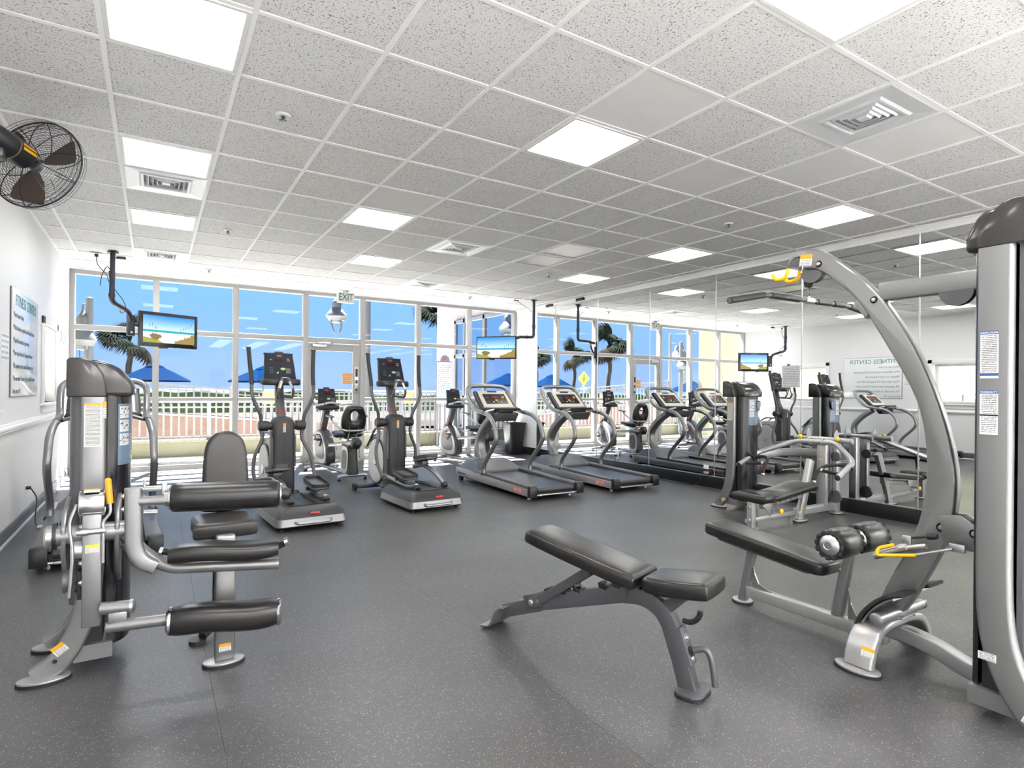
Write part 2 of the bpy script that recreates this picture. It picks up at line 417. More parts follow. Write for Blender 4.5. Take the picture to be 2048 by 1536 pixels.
# ---- left wall with two deep windows, chair rail, base
LW = [(YB-.2, 4.70), (5.70, 7.96), (8.88, YG+.12)]
m_ = MB()
for a, b in LW: m_.span((XL-.2, a, 0), (XL, b, 3.1))
for a, b, z0, z1 in ((4.70, 5.70, 1.10, 1.93), (7.96, 8.88, 1.10, 1.95)):
    m_.span((XL-.2, a, 0), (XL, b, z0)); m_.span((XL-.2, a, z1), (XL, b, 3.1))
wl = struct(obj('wall_left', m_, wallm, smooth=0))
struct(obj('baseboard_left', MB().span((XL, YB, .022), (XL+.014, YG-.02, .125), .003), mat('grey_vinyl_base', (.10, .10, .11), .35)))
struct(obj('trim_1', MB().span((XL, YB, 0), (XL+.02, YG-.02, .022)), whitep))
rail = struct(obj('trim_2', MB().prism([(0, 0), (.018, .004), (.022, .02), (.036, .03), (.036, .048), (.022, .058), (.018, .072), (0, .076)],
                                        (V((XL, YB, .895)), V((1, 0, 0)), V((0, 0, 1)), V((0, 1, 0))), YG-YB-.03), whitep))
def side_window(n, a, b, z0, z1):
    w = MB(); cw = .085
    for y0, y1, q0, q1 in ((a-cw, a, z0-.0, z1+cw), (b, b+cw, z0-.0, z1+cw), (a-cw, b+cw, z1, z1+cw)):
        w.span((XL, y0, q0), (XL+.024, y1, q1), .006)
    for y0, y1, q0, q1 in ((a, a+.012, z0, z1), (b-.012, b, z0, z1), (a, b, z1-.012, z1)):
        w.span((XL-.19, y0, q0), (XL+.002, y1, q1))
    o = struct(obj('window_%d' % n, w, whitep, smooth=30))
    obj('sill', MB().span((XL-.19, a-cw-.03, z0-.03), (XL+.05, b+cw+.03, z0), .008).span((XL, a-cw, z0-.10), (XL+.02, b+cw, z0-.03), .004), whitep, o)
    fm = MB()
    for y0, y1, q0, q1 in ((a+.012, a+.06, z0, z1-.012), (b-.06, b-.012, z0, z1-.012), (a+.06, b-.06, z0, z0+.05), (a+.06, b-.06, z1-.062, z1-.012)):
        fm.span((XL-.155, y0, q0), (XL-.115, y1, q1), .004)
    obj('sash', fm, whitep, o)
    obj('pane', MB().span((XL-.14, a+.06, z0+.05), (XL-.134, b-.06, z1-.062)), glass, o)
    obj('crank_handle', MB().tube([(XL-.10, a+.14, z0+.02), (XL-.07, a+.14, z0+.035), (XL-.05, a+.2, z0+.03)], .007, 6).lathe([(0, 0), (.016, .002), (.012, .02), (0, .022)], (XL-.10, a+.14, z0), (0, 0, 1), 10), blackp, o)
    return o
side_window(8, 7.96, 8.88, 1.10, 1.95)
side_window(9, 4.70, 5.70, 1.10, 1.93)

# ---- back wall (behind the camera) and right wall with the mirrors
struct(obj('wall_back', MB().span((XL-.2, YB-.2, 0), (XM+.2, YB, 3.1)), wallm, smooth=0))
wr = struct(obj('wall_right', MB().span((XM, YB-.2, 0), (XM+.2, YG+.12, 3.1)), wallm, smooth=0))
seams = [9.46, 8.856] + [8.856-1.2195*k for k in range(1, 10)]
for a, b in zip(seams, seams[1:]):
    obj('mirror_panel', MB().span((XM-.006, a-.002, .156), (XM-.0005, b+.002, 2.872), .0015, 1), mirror_m, wr, smooth=0)
for y in seams[:-1]:
    obj('seam_strip', MB().span((XM-.010, y-.006, .156), (XM-.0055, y+.006, 2.872)), steel, wr, smooth=0)
struct(obj('baseboard_right', MB().span((XM-.016, YB, 0), (XM, YG-.02, .15), .003), mat('black_base', (.008, .008, .009), .32)))
obj('mirror_channel', MB().span((XM-.018, YB, .15), (XM, 9.46, .158)), steel, wr, smooth=0)
struct(obj('trim_3', MB().prism([(0, 0), (-.012, 0), (-.014, .03), (-.026, .036), (-.03, .05), (-.05, .06), (-.05, .072), (0, .072)],
                                 (V((XM, YB, 2.872)), V((1, 0, 0)), V((0, 0, 1)), V((0, 1, 0))), YG-YB-.02), whitep))
# ---- glass wall
MX = [XL, .027, 1.12, 2.203, 3.187, 4.26, 5.343, XM]
struct(obj('trim_4', MB().span((XL, YG, 2.885), (XM, YG+.12, 3.1)), frame_m))                        # head
for k, x in enumerate(MX):
    w = .042 if 0 < k < 7 else .06
    x0, x1 = (x-w, x+w) if 0 < k < 7 else ((x, x+w) if k == 0 else (x-w, x))
    struct(obj('trim_%d' % (5+k), MB().span((x0, YG, 0), (x1, YG+.12, 2.885), .003), frame_m, smooth=30))
for k in range(7):
    a, b = MX[k] + (.042 if k else .06), MX[k+1] - (.042 if k < 6 else .06)
    w = MB()
    if k == 3:
        w.span((a, YG+.005, 2.075), (b, YG+.115, 2.165), .003)
        o = struct(obj('window_4', w, frame_m, smooth=30))
        obj('pane', MB().span((a, YG+.055, 2.165), (b, YG+.061, 2.885)), glass, o, smooth=0); continue
    w.span((a, YG-.012, .012), (b, YG+.12, .10), .004); w.span((a, YG+.02, .10), (b, YG+.10, .145), .004)
    w.span((a, YG+.005, 1.075), (b, YG+.115, 1.13), .003); w.span((a, YG+.005, 2.09), (b, YG+.115, 2.165), .003)
    o = struct(obj('window_%d' % (k+1), w, frame_m, smooth=30))
    for z0, z1 in ((.145, 1.075), (1.13, 2.09), (2.165, 2.885)):
        obj('pane', MB().span((a, YG+.055, z0), (b, YG+.061, z1)), glass, o, smooth=0)
# ---- glass door
a, b = 2.203+.042, 3.187-.042
d_ = MB().span((a, YG+.02, .01), (a+.09, YG+.075, 2.06), .003).span((b-.13, YG+.02, .01), (b, YG+.075, 2.06), .003)
d_.span((a+.09, YG+.02, .01), (b-.13, YG+.075, .30), .003).span((a+.09, YG+.02, 1.94), (b-.13, YG+.075, 2.06), .003).span((a+.09, YG+.025, 1.0), (b-.13, YG+.07, 1.08), .003)
door = struct(obj('door_1', d_, frame_m, smooth=30))
for z0, z1 in ((.30, 1.0), (1.08, 1.94)):
    obj('pane', MB().span((a+.09, YG+.045, z0), (b-.13, YG+.051, z1)), glass, door, smooth=0)
obj('door_closer', MB().span((a+.06, YG-.035, 2.00), (a+.30, YG+.02, 2.05), .006).tube([(a+.10, YG-.02, 2.06), (a+.30, YG-.05, 2.075), (a+.42, YG+.0, 2.075)], .009, 6), steel, door)
lk = obj('lock_plate', MB().span((b-.10, YG+.004, 1.20), (b-.035, YG+.02, 1.68), .004), steel, door)
obj('keypad', MB().span((b-.088, YG-.01, 1.50), (b-.05, YG+.006, 1.64), .004).span((b-.088, YG-.01, 1.38), (b-.05, YG+.004, 1.44), .004), blackp, lk)
obj('thumb_turn', MB().lathe([(.0, -.03), (.014, -.03), (.014, 0), (.022, 0), (.022, .006)], (b-.068, YG-.0, 1.27), (0, 1, 0), 12), blackp, lk)
obj('push_bar', MB().span((a+.10, YG-.03, .99), (b-.14, YG-.006, 1.06), .006).span((a+.10, YG-.02, 1.0), (a+.15, YG+.03, 1.05)).span((b-.19, YG-.02, 1.0), (b-.14, YG+.03, 1.05)), steel, door)
obj('hinge', MB().cyl((a+.01, YG+.01, .25), (a+.01, YG+.01, .36), .01, n=8).cyl((a+.01, YG+.01, 1.75), (a+.01, YG+.01, 1.86), .01, n=8), steel, door)
obj('threshold', MB().span((a-.03, YG-.01, 0), (b+.03, YG+.12, .01)), steel, door)

# ================================================================== CEILING
ceil = struct(obj('ceiling', MB().span((XL-.2, YB-.2, ZC+.03), (XM+.2, YG+.12, ZC+.16)), mat('plenum', (.5, .5, .5), .9), smooth=0))
def tile_mat(name, fiss):
    t = NT(name); x, y, z = t.xyz('Object'); oi = t.new('ShaderNodeObjectInfo').outputs['Random']
    p = t.comb(t.ma('ADD', x, t.ma('MULTIPLY', oi, 71.)), t.ma('ADD', y, t.ma('MULTIPLY', oi, 37.)), z)
    n1 = t.noise(p, 46., 1.5); worm = t.ma('LESS_THAN', t.ma('ABSOLUTE', t.ma('SUBTRACT', n1, .5)), .028)
    worm = t.ma('MULTIPLY', worm, t.ma('GREATER_THAN', t.noise(p, 95., 0.), .535))
    c = t.mix(t.noise(p, 5., 2.), (.77, .77, .765), (.81, .81, .805))
    c = t.mix(t.ma('MULTIPLY', t.ma('GREATER_THAN', t.noise(p, 320., 1.), .63), .25), c, (.35, .35, .35))
    if fiss: c = t.mix(t.ma('MULTIPLY', worm, .75), c, (.16, .16, .16))
    return t.done(c, .9, .1)
tile_f, tile_p = tile_mat('fissured_tile', True), tile_mat('plain_tile', False)
gridm = mat('ceiling_grid_paint', (.95, .95, .945), .5)
xs = [XL] + [gx(i) for i in range(-1, 12)] + [XM]
Y0C = gy(-5)
ys = [gy(j) for j in range(-5, 13)] + [YG]
struct(obj('ceiling_rear', MB().span((XL, YB, ZC), (XM, Y0C, ZC+.03)), mat('white_ceiling', (.88, .88, .875), .9), smooth=0))  # plain slab over the added lobby floor
LIGHTS = {(0, 0): 'a', (0, 3): 'b', (0, 6): 'c', (0, 10): 'd', (4, 0): 'e', (3, 4): 'f', (4, 7): 'g', (9, 10): 'h', (9, 6): 'i', (9, 3): 'j', (9, 0): 'k', (4, -3): 'l',
          (0, -3): 'm', (9, -3): 'n'}
VENTS = {(0, 4), (0, 9), (6, -2), (5, 5), (6, 9)}
DARK = {(7, 4), (7, 5)}
PLAIN = {(4, -1), (7, -2), (7, -1), (6, 0), (6, 6), (3, 3), (5, 4), (8, 2), (8, 3), (4, 10)}
tme = {}
for i in range(len(xs)-1):
    for j in range(len(ys)-1):
        ci, cj = i-2, j-5
        if (ci, cj) in LIGHTS or (ci, cj) in VENTS or (ci, cj) in DARK: continue
        w, h = xs[i+1]-xs[i]-.016, ys[j+1]-ys[j]-.016
        if w < .01 or h < .01: continue
        key = (round(w, 3), round(h, 3), (ci, cj) in PLAIN)
        if key not in tme:
            q = obj('ceiling_tile', MB().box((0, 0, .007), (w, h, .014), .003, None, 1), tile_p if key[2] else tile_f, ceil, smooth=0); tme[key] = q.data
        else:
            q = share('ceiling_tile', tme[key], parent=ceil)
        q.location = ((xs[i]+xs[i+1])/2, (ys[j]+ys[j+1])/2, ZC+.007)
for x in xs[1:-1]:
    obj('grid_bar', MB().span((x-.012, Y0C, ZC-.001), (x+.012, YG, ZC+.006)).span((x-.003, Y0C, ZC+.006), (x+.003, YG, ZC+.03)), gridm, ceil, smooth=0)
for y in ys[1:-1]:
    obj('grid_bar', MB().span((XL, y-.012, ZC), (XM, y+.012, ZC+.0055)).span((XL, y-.003, ZC+.0055), (XM, y+.003, ZC+.028)), gridm, ceil, smooth=0)
struct(obj('trim_13', MB().span((XL, YB, ZC-.004), (XL+.022, YG, ZC+.006)).span((XL, YG-.022, ZC-.004), (XM, YG, ZC+.006)), gridm, smooth=0))

def lens_mat(name, col, st):
    t = NT(name); x, y, z = t.xyz('Object'); s = t.ma('SINE', t.ma('MULTIPLY', x, 32.)); b = t.ma('ADD', .86, t.ma('MULTIPLY', s, .14))
    pr = t.ma('MULTIPLY', t.ma('SINE', t.ma('MULTIPLY', x, 900.)), t.ma('SINE', t.ma('MULTIPLY', y, 900.)))
    b = t.ma('ADD', b, t.ma('MULTIPLY', pr, .02))
    n = t.new('ShaderNodeMix'); n.data_type = 'RGBA'; n.blend_type = 'MULTIPLY'; n.inputs['Factor'].default_value = 1; n.inputs['A'].default_value = (*col, 1)
    t.nt.links.new(t.comb(b, b, b), n.inputs['B'])
    return t.done((.8, .8, .8), .3, .3, emit=n.outputs['Result'], es=st)
lens_w, lens_c = lens_mat('warm_diffuser', (1., .86, .74), PANEL), lens_mat('cool_diffuser', (1., .985, .97), PANEL)
lens_off = mat('unlit_diffuser', (.33, .33, .33), .3, 0, .2, 300)
def cellbox(ci, cj): return gx(ci), gx(ci+1), gy(cj), gy(cj+1)
LBL = {'a': 'large square ceiling light with prismatic diffuser above the leg machine', 'b': 'square ceiling light touching a louvred vent near the wall fan',
       'c': 'ceiling light between two vents in the row by the left wall', 'd': 'ceiling light beside the television pole near the window wall',
       'e': 'warm toned ceiling light alone over the middle of the floor', 'f': 'half bright ceiling light over the elliptical trainers', 'g': 'ceiling light nearest above the exit door',
       'h': 'ceiling light in the corner beside the television on a bent pole', 'i': 'ceiling light over the treadmills beside the mirror wall', 'j': 'ceiling light by the mirror wall beside a sprinkler, above the press tower',
       'k': 'ceiling light by the mirror wall above the lat bar hooks', 'l': 'ceiling light near the wide grey diffuser vent, cut by the picture top'}
frl = {}
for (ci, cj), k in LIGHTS.items():
    x0, x1, y0, y1 = cellbox(ci, cj); cx, cy = (x0+x1)/2, (y0+y1)/2
    t_ = thing('ceiling_light', LBL.get(k, 'square ceiling light just behind the camera by the added lobby'), 'ceiling light', (cx, cy, ZC if cj > -6 else ZC-.009), 0, 'square ceiling lights')
    hw, hh = (x1-x0)/2-.013, (y1-y0)/2-.013
    if 'frame' not in frl:
        fm = MB()
        for a, b, c, d in ((-hw, -hh, hw, -hh+.022), (-hw, hh-.022, hw, hh), (-hw, -hh+.022, -hw+.022, hh-.022), (hw-.022, -hh+.022, hw, hh-.022)):
            fm.span((a, b, -.006), (c, d, .02), .002, 1)
        frl['frame'] = obj('frame', fm, whitep, t_, smooth=0).data
        frl['lens'] = obj('diffuser', MB().span((-hw+.022, -hh+.022, .0), (hw-.022, hh-.022, .008)), lens_c, t_, smooth=0).data
        frl['warm'] = frl['lens'].copy(); frl['warm'].materials.clear(); frl['warm'].materials.append(lens_w)
    else:
        share('frame', frl['frame'], parent=t_); share('diffuser', frl['warm'] if k == 'e' else frl['lens'], parent=t_)
for n_, (ci, cj) in enumerate(sorted(DARK)):
    x0, x1, y0, y1 = cellbox(ci, cj); cx, cy = (x0+x1)/2, (y0+y1)/2
    t_ = thing('ceiling_light', 'unlit grey ceiling panel, the one %s' % ('touching a lit row of tiles by the vent' if n_ else 'nearer the lat machine of the two side by side'), 'ceiling light', (cx, cy, ZC), 0, 'unlit ceiling panels')
    share('frame', frl['frame'], parent=t_)
    obj('diffuser', MB().box((0, 0, .012), (TX-.07, TY-.07, .008)), lens_off, t_, smooth=0)
for k in range(6):  # unseen fill strips, added to brighten the near ceiling by bounce
    x = XL + .75 + 1.19*k
    t_ = thing('fill_strip_light', 'long fill light strip added unseen behind the camera', 'ceiling light', (x, -3.6, ZC-.034), 0, 'added fill strips')
    obj('housing', MB().span((-.25, -2.2, .004), (.25, 2.2, .03), .003), whitep, t_)
    obj('diffuser', MB().span((-.23, -2.18, 0), (.23, 2.18, .006)), lens_c, t_, smooth=0)
ventm = mat('vent_enamel', (.74, .75, .77), .32, .15); ventd = mat('vent_dark', (.01, .01, .01), .9)
VL = {(0, 4): 'white louvred ceiling vent with dished corners beside a ceiling light', (0, 9): 'small louvred ceiling vent next to the left television pole', (6, -2): 'wide grey square ceiling vent with nested louvres near the mirror wall',
      (5, 5): 'white ceiling vent with dark louvres, two tiles from the unlit panels', (6, 9): 'white ceiling vent with dark louvres near the window wall'}
for (ci, cj) in sorted(VENTS):
    x0, x1, y0, y1 = cellbox(ci, cj); cx, cy = (x0+x1)/2, (y0+y1)/2
    t_ = thing('ceiling_vent', VL[(ci, cj)], 'vent', (cx, cy, ZC), 0, 'ceiling vents')
    rect = lambda hx, hy, z: [V((-hx, -hy, z)), V((hx, -hy, z)), V((hx, hy, z)), V((-hx, hy, z))]
    hx, hy = TX/2-.013, TY/2-.013
    obj('frame', MB().loft([rect(hx, hy, .012), rect(hx, hy, 0), rect(hx-.01, hy-.01, -.004), rect(.185, .185, .004), rect(.17, .17, -.006), rect(.155, .155, -.006), rect(.15, .15, .03)], False), ventm, t_, smooth=0)
    obj('dark_box', MB().span((-.15, -.15, .05), (.15, .15, .055)), ventd, t_, smooth=0)
    for k in range(4):
        s_ = .145-.032*k
        obj('louvre', MB().loft([rect(s_, s_, .028), rect(s_-.022, s_-.022, -.004-.001*k), rect(s_-.025, s_-.025, -.003-.001*k), rect(s_-.003, s_-.003, .030)], False), ventm, t_, smooth=0)
    obj('centre_plate', MB().span((-.03, -.03, -.006), (.03, .03, .0), .003), ventm, t_)
SP = {(1, 1): 'ceiling sprinkler beside the large near ceiling light', (1, 6): 'ceiling sprinkler between the two left rows of lights', (1, 10): 'ceiling sprinkler near the window wall by the left television',
      (8, 1): 'ceiling sprinkler by the mirror wall beside the near light', (8, 6): 'ceiling sprinkler above the treadmills', (8, 10): 'ceiling sprinkler near the right television'}
for (ci, cj), lb in SP.items():
    t_ = thing('ceiling_sprinkler', lb, 'sprinkler', ((gx(ci)+gx(ci+1))/2-.01, (gy(cj)+gy(cj+1))/2+.05, ZC), 0, 'ceiling sprinklers')
    obj('escutcheon', MB().lathe([(.0, .004), (.045, .004), (.042, -.008), (.022, -.01), (.02, .002)], (0, 0, 0), (0, 0, 1), 20), whitep, t_)
    obj('deflector', MB().cyl((0, 0, -.03), (0, 0, .004), .008, n=8).lathe([(.0, -.036), (.022, -.034), (.022, -.03), (.0, -.029)], (0, 0, 0), (0, 0, 1), 12), gunmetal, t_)
# ================================================================== OUTSIDE
deckm = mat('pale_concrete', (.66, .64, .60), .8, 0, .2, 60, .15, 3)
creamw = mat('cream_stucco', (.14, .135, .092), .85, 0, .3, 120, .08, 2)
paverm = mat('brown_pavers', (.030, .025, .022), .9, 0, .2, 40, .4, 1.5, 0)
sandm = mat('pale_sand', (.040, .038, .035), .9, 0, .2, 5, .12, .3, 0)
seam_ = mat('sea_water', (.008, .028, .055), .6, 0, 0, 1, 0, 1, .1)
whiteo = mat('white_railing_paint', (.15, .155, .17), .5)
struct(obj('deck', MB().span((-9, YG+.12, -.16), (7.0, 12.6, -.03)), deckm, smooth=0), 'pale concrete deck outside the glass wall', 'deck')
struct(obj('bounce_deck', MB().span((-40, 12.85, -1.1), (7.0, 27, -1.0)), deckm, smooth=0), 'unseen pool deck below the balcony, made pale to bounce sunlight indoors', 'deck')  # hidden by the parapet; made pale to bounce sun up to the ceiling
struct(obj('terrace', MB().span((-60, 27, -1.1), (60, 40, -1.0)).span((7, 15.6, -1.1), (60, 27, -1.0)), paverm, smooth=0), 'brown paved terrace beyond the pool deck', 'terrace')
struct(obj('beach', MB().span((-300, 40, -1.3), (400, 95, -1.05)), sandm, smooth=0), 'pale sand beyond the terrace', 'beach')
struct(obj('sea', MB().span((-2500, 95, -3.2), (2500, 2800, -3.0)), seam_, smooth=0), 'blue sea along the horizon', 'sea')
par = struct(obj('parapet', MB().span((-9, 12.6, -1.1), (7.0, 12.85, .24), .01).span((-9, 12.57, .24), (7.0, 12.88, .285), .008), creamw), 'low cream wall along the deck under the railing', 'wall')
# stretched noise strip of dune grass
gm = MB(); n_ = 220; pts = []
for i in range(n_+1):
    x = -120 + 260*i/n_; h = .55 + .35*rnd.random() + .25*math.sin(x*.13); pts.append((x, h))
for i in range(n_):
    (x0, h0), (x1, h1) = pts[i], pts[i+1]
    gm.add([(x0, 60, -1.1), (x1, 60, -1.1), (x1, 61.5, h1), (x0, 61.5, h0), (x1, 64, h1*.8), (x0, 64, h0*.8), (x1, 66, -1.1), (x0, 66, -1.1)], [(0, 1, 2, 3), (3, 2, 4, 5), (5, 4, 6, 7)])
tag(obj('dune_grass', gm, mat('dune_green', (.016, .025, .009), .9, 0, 0, 1, .5, .8, 0)), 'green dune grass in a strip before the sea', 'grass', kind='stuff')

pick = MB().box((0, 0, .34), (.034, .034, .68), .003).v and obj('tmp', MB().box((0, 0, .34), (.034, .034, .68), .003, None, 1), whiteo); pick_me = pick.data; bpy.data.objects.remove(pick)
def railing(label, x0, x1, y, za, zb, sp, post=1.9, k=1.0):
    """straight railing from x0 to x1 at depth y, foot height za at x0 and zb at x1"""
    L = x1-x0; zz = lambda x: za + (zb-za)*(x-x0)/L
    t = thing('balcony_railing', label, 'railing', (x0, y, za))
    for nm, h0, h1 in (('top_rail', .70*k, .74*k), ('upper_rail', .60*k, .63*k), ('bottom_rail', .03*k, .06*k)):
        w = .06 if nm == 'top_rail' else .035
        obj(nm, MB().add([(x, y-w/2 if s < 2 else y+w/2, zz(x) + (h0 if s in (0, 2) else h1)) for x in (x0, x1) for s in range(4)],
                         [(0, 1, 3, 2), (4, 6, 7, 5), (0, 4, 5, 1), (2, 3, 7, 6), (1, 5, 7, 3), (0, 2, 6, 4)]), whiteo, t, True, 0)
    n = int(L/sp)
    for i in range(n+1):
        x = x0 + L*i/n; o = share('picket', pick_me, (x-x0, 0, zz(x)-za + .02), t); o.scale = (1, 1, k*.98)
    n = max(1, int(round(L/post)))
    for i in range(n+1):
        x = x0 + L*i/n
        obj('post', MB().span((x-.035, y-.035, zz(x)-.0), (x+.035, y+.035, zz(x)+.78*k), .004), whiteo, t, True, 0)
    return t
railing('white picket railing standing on the low cream wall', -5.0, 6.85, 12.72, .285, .285, .125)
railing('white sloping ramp railing behind the parasols', -4.2, 3.6, 16.0, .98, .36, .16)
railing('white railing far beyond the door, level with the dunes', 3.7, 9.0, 19.0, .45, .45, .16)
obj_ = struct(obj('ramp', MB().add([(-4.2, 15.8, -1), (3.6, 15.8, -1), (3.6, 15.8, .36), (-4.2, 15.8, .98), (-4.2, 17.2, -1), (3.6, 17.2, -1), (3.6, 17.2, .36), (-4.2, 17.2, .98)],
              [(0, 1, 2, 3), (5, 4, 7, 6), (3, 2, 6, 7), (4, 0, 3, 7), (1, 5, 6, 2)]), mat('brick_brown', (.16, .10, .08), .85, 0, .3, 30, .3, 6), smooth=0), 'brown sided ramp behind the railing', 'ramp')
yel = printed('yellow_notice', (.72, .50, .22), (.45, .12, .05), 6, (.75, .30, .10), .30)
for x, y, z, lb in ((2.0, 12.66, 1.14, 'small yellow printed notice on the railing behind the left elliptical'), (5.02, 12.66, 1.14, 'small yellow printed notice on the railing behind the right elliptical')):
    tag(decal('railing_notice', .22, .26, fr((x, y, z-.05), (1, 0, 0), (0, 0, 1)), yel, th=.004), lb, 'notice', 'yellow notices on the railing')

# ---- parasols
canv = mat('blue_canvas', (.0016, .010, .034), .9, spec=0)
def parasol(loc, rad, label):
    t = thing('parasol', label, 'umbrella', (loc[0], loc[1], -1.0), 0, 'blue parasols on the terrace'); h = loc[2]+1.0
    ring = lambda q, z: [V((q*math.cos(2*math.pi*i/8 + .2), q*math.sin(2*math.pi*i/8 + .2), z)) for i in range(8)]
    obj('canopy', MB().loft([ring(rad, h-.44), ring(rad, h-.40), ring(rad*.55, h-.19), ring(.16, h-.03)], True), canv, t, smooth=20)
    obj('vent_cap', MB().loft([ring(.24, h-.05), ring(.02, h+.05)]), canv, t, smooth=20)
    obj('pole', MB().cyl((0, 0, .02), (0, 0, h-.05), .025), whiteo, t); obj('base', MB().lathe([(0, 0), (.28, 0), (.28, .06), (.05, .1), (0, .1)], (0, 0, 0), (0, 0, 1)), darkgrey, t)
    for i in range(8):
        a = 2*math.pi*i/8 + .2; obj('rib', MB().tube([(rad*.98*math.cos(a), rad*.98*math.sin(a), h-.425), (.03*math.cos(a), .03*math.sin(a), h-.04)], .01, 5), whiteo, t)
parasol((.03, 17.9, 1.86), .86, 'blue parasol standing behind the leg machine tower')
parasol((2.75, 18.4, 1.88), .98, 'blue parasol standing behind the left elliptical console')
parasol((-7.2, 17.5, 1.75), .98, 'blue parasol seen only in the mirror beside the ramp')

# ---- lamp posts with hanging lantern
lampm = mat('grey_white_enamel', (.10, .105, .112), .5)
def lamp(loc, arm, zt, pole_top, label, s=1.0):
    t = thing('street_lamp', label, 'lamp', (loc[0], loc[1], -1.0), 0, 'white street lamps with hanging lanterns'); z = zt+1.0
    obj('pole', MB().lathe([(0, 0), (.16*s, 0), (.16*s, .3), (.10*s, .5), (.09*s, z*.7), (.075*s, pole_top+1), (0, pole_top+1.02)], (arm, 0, 0), (0, 0, 1), 16), lampm, t)
    obj('arm', MB().tube([(arm, 0, z-.02), (arm*.5, 0, z+.02), (0, 0, z), (0, 0, z-.12)], .022*s, 8), lampm, t)
    h = obj('lantern_hood', MB().lathe([(.03*s, z-.1), (.05*s, z-.14), (.10*s, z-.19), (.13*s, z-.25), (.12*s, z-.37), (.16*s, z-.42), (.27*s, z-.56), (.29*s, z-.62), (.26*s, z-.64), (.22*s, z-.72), (.1*s, z-.72)], (0, 0, 0), (0, 0, 1), 20), lampm, t)
    for k in range(4):
        a = k*math.pi/2 + .4
        obj('cage_rib', MB().tube(cat([(.18*s*math.cos(a), .18*s*math.sin(a), z-.70), (.17*s*math.cos(a), .17*s*math.sin(a), z-.88), (.10*s*math.cos(a), .10*s*math.sin(a), z-1.03), (.0, .0, z-1.09)], 4), .014*s, 6), lampm, h)
    obj('glass_bowl', MB().lathe([(.15*s, z-.72), (.14*s, z-.78), (.0, z-.80)], (0, 0, 0), (0, 0, 1), 16), mat('frosted_bowl', (.15, .16, .17), .3), h)
lamp((4.24, 16.0), .86, 3.87, 4.9, 'tall street lamp whose white lantern hangs below the exit sign')
lamp((-1.05, 12.45), .10, 2.70, 2.82, 'street lamp with a white lantern and slim finial behind the left window', .72)
lamp((-11.2, 22.0), .5, 3.9, 4.4, 'distant slim street lamp seen only in the mirror')

# ---- palms
def leaf_mesh():
    m = MB()
    m.tube([(0, 0, 0), (.45, 0, .05), (.62, 0, .04)], [.018, .012, .008], 5)
    for k in range(15):
        a = R(-100 + 200*k/14); L = .62*(1-.25*abs(a)/1.75); dx, dy = math.cos(a), math.sin(a); px, py = -dy*.034, dx*.034
        b = V((.58, 0, .04)); mid = b + V((dx*L*.55, dy*L*.55, .03)); tip = b + V((dx*L, dy*L, -.14-.1*abs(math.sin(a))))
        m.add([b[:], (mid.x+px, mid.y+py, mid.z), tip[:], (mid.x-px, mid.y-py, mid.z)], [(0, 1, 2, 3)])
    return m
def palm_leaf_mat(name, c):
    t = NT(name); oi = t.new('ShaderNodeObjectInfo').outputs['Random']; return t.done(t.mix(oi, tuple(q*.6 for q in c), tuple(min(1, q*1.5) for q in c)), .7, .0)
pg, pd = palm_leaf_mat('palm_green', (.011, .014, .010)), palm_leaf_mat('palm_dry', (.018, .015, .011))
lf = obj('tmp', leaf_mesh(), pg, smooth=0); leaf_me = lf.data; bpy.data.objects.remove(lf)
leaf_me2 = leaf_me.copy(); leaf_me2.materials.clear(); leaf_me2.materials.append(pd)
bark = mat('palm_bark', (.03, .025, .02), .9, 0, .6, 25, .4, 8)
def palm(x, y, z, s, label, n=46):
    t = thing('palm_tree', label, 'tree', (x, y, -1.2), 0, 'fan palms outside'); h = z+1.2
    tr = [(0, 0, 0)] + [(.04*s*math.sin(k*1.3), .03*s*math.cos(k), h*k/12) for k in range(1, 13)]
    obj('trunk', MB().tube(tr, [.10*s*(1.15-.3*k/12 + (.06 if k % 2 else 0)) for k in range(13)], 10), bark, t)
    for k in range(n):
        el = R(-52 + 135*((k*.618) % 1)); az = k*2.39996
        o = share('frond', leaf_me2 if el < R(-25) else leaf_me, (0, 0, h), t)
        o.rotation_euler = (rnd.uniform(-.4, .4), -el, az); q = s*rnd.uniform(.85, 1.1); o.scale = (q, q, q)
palm(-1.05, 36, 3.55, 1.45, 'fan palm with a round shaggy crown behind the left television')
palm(16.6, 36, 5.9, 1.9, 'fan palm half hidden by the wing of the building')
palm(-15.1, 36, 4.0, 1.35, 'fan palm seen only in the mirror beside the lime sign')
palm(-17.8, 35, 4.9, 1.75, 'tallest fan palm seen only in the mirror')
palm(-12.9, 38, 3.8, 1.2, 'fan palm seen only in the mirror beside the window edge')
# ---- lime crossing sign (in the mirror)
t = thing('crossing_sign', 'lime yellow diamond walking sign on a post, seen in the mirror', 'sign', (-6.4, 24, -1.0))
lime = mat('lime_reflective', (.45, .75, .02), .5)
obj('post', MB().cyl((0, 0, 0), (0, 0, 3.3), .03, n=8), steel, t)
obj('diamond', MB().prism([(0, -.38), (.38, 0), (0, .38), (-.38, 0)], (V((0, -.05, 2.95)), V((1, 0, 0)), V((0, 0, 1)), V((0, 1, 0))), .01), lime, t, smooth=0)
obj('lower_plate', MB().span((-.2, -.06, 2.35), (.2, -.05, 2.5)), lime, t, smooth=0)
obj('walker', MB().lathe([(0, 0), (.04, 0), (.04, .01), (0, .01)], (0, -.07, 3.1), (0, 1, 0), 10).span((-.035, -.07, 2.88), (.035, -.055, 3.04)).tube([(0, -.062, 2.9), (-.08, -.062, 2.75)], .02, 5).tube([(0, -.062, 2.9), (.08, -.062, 2.75)], .02, 5), dark_ink, t, smooth=0)

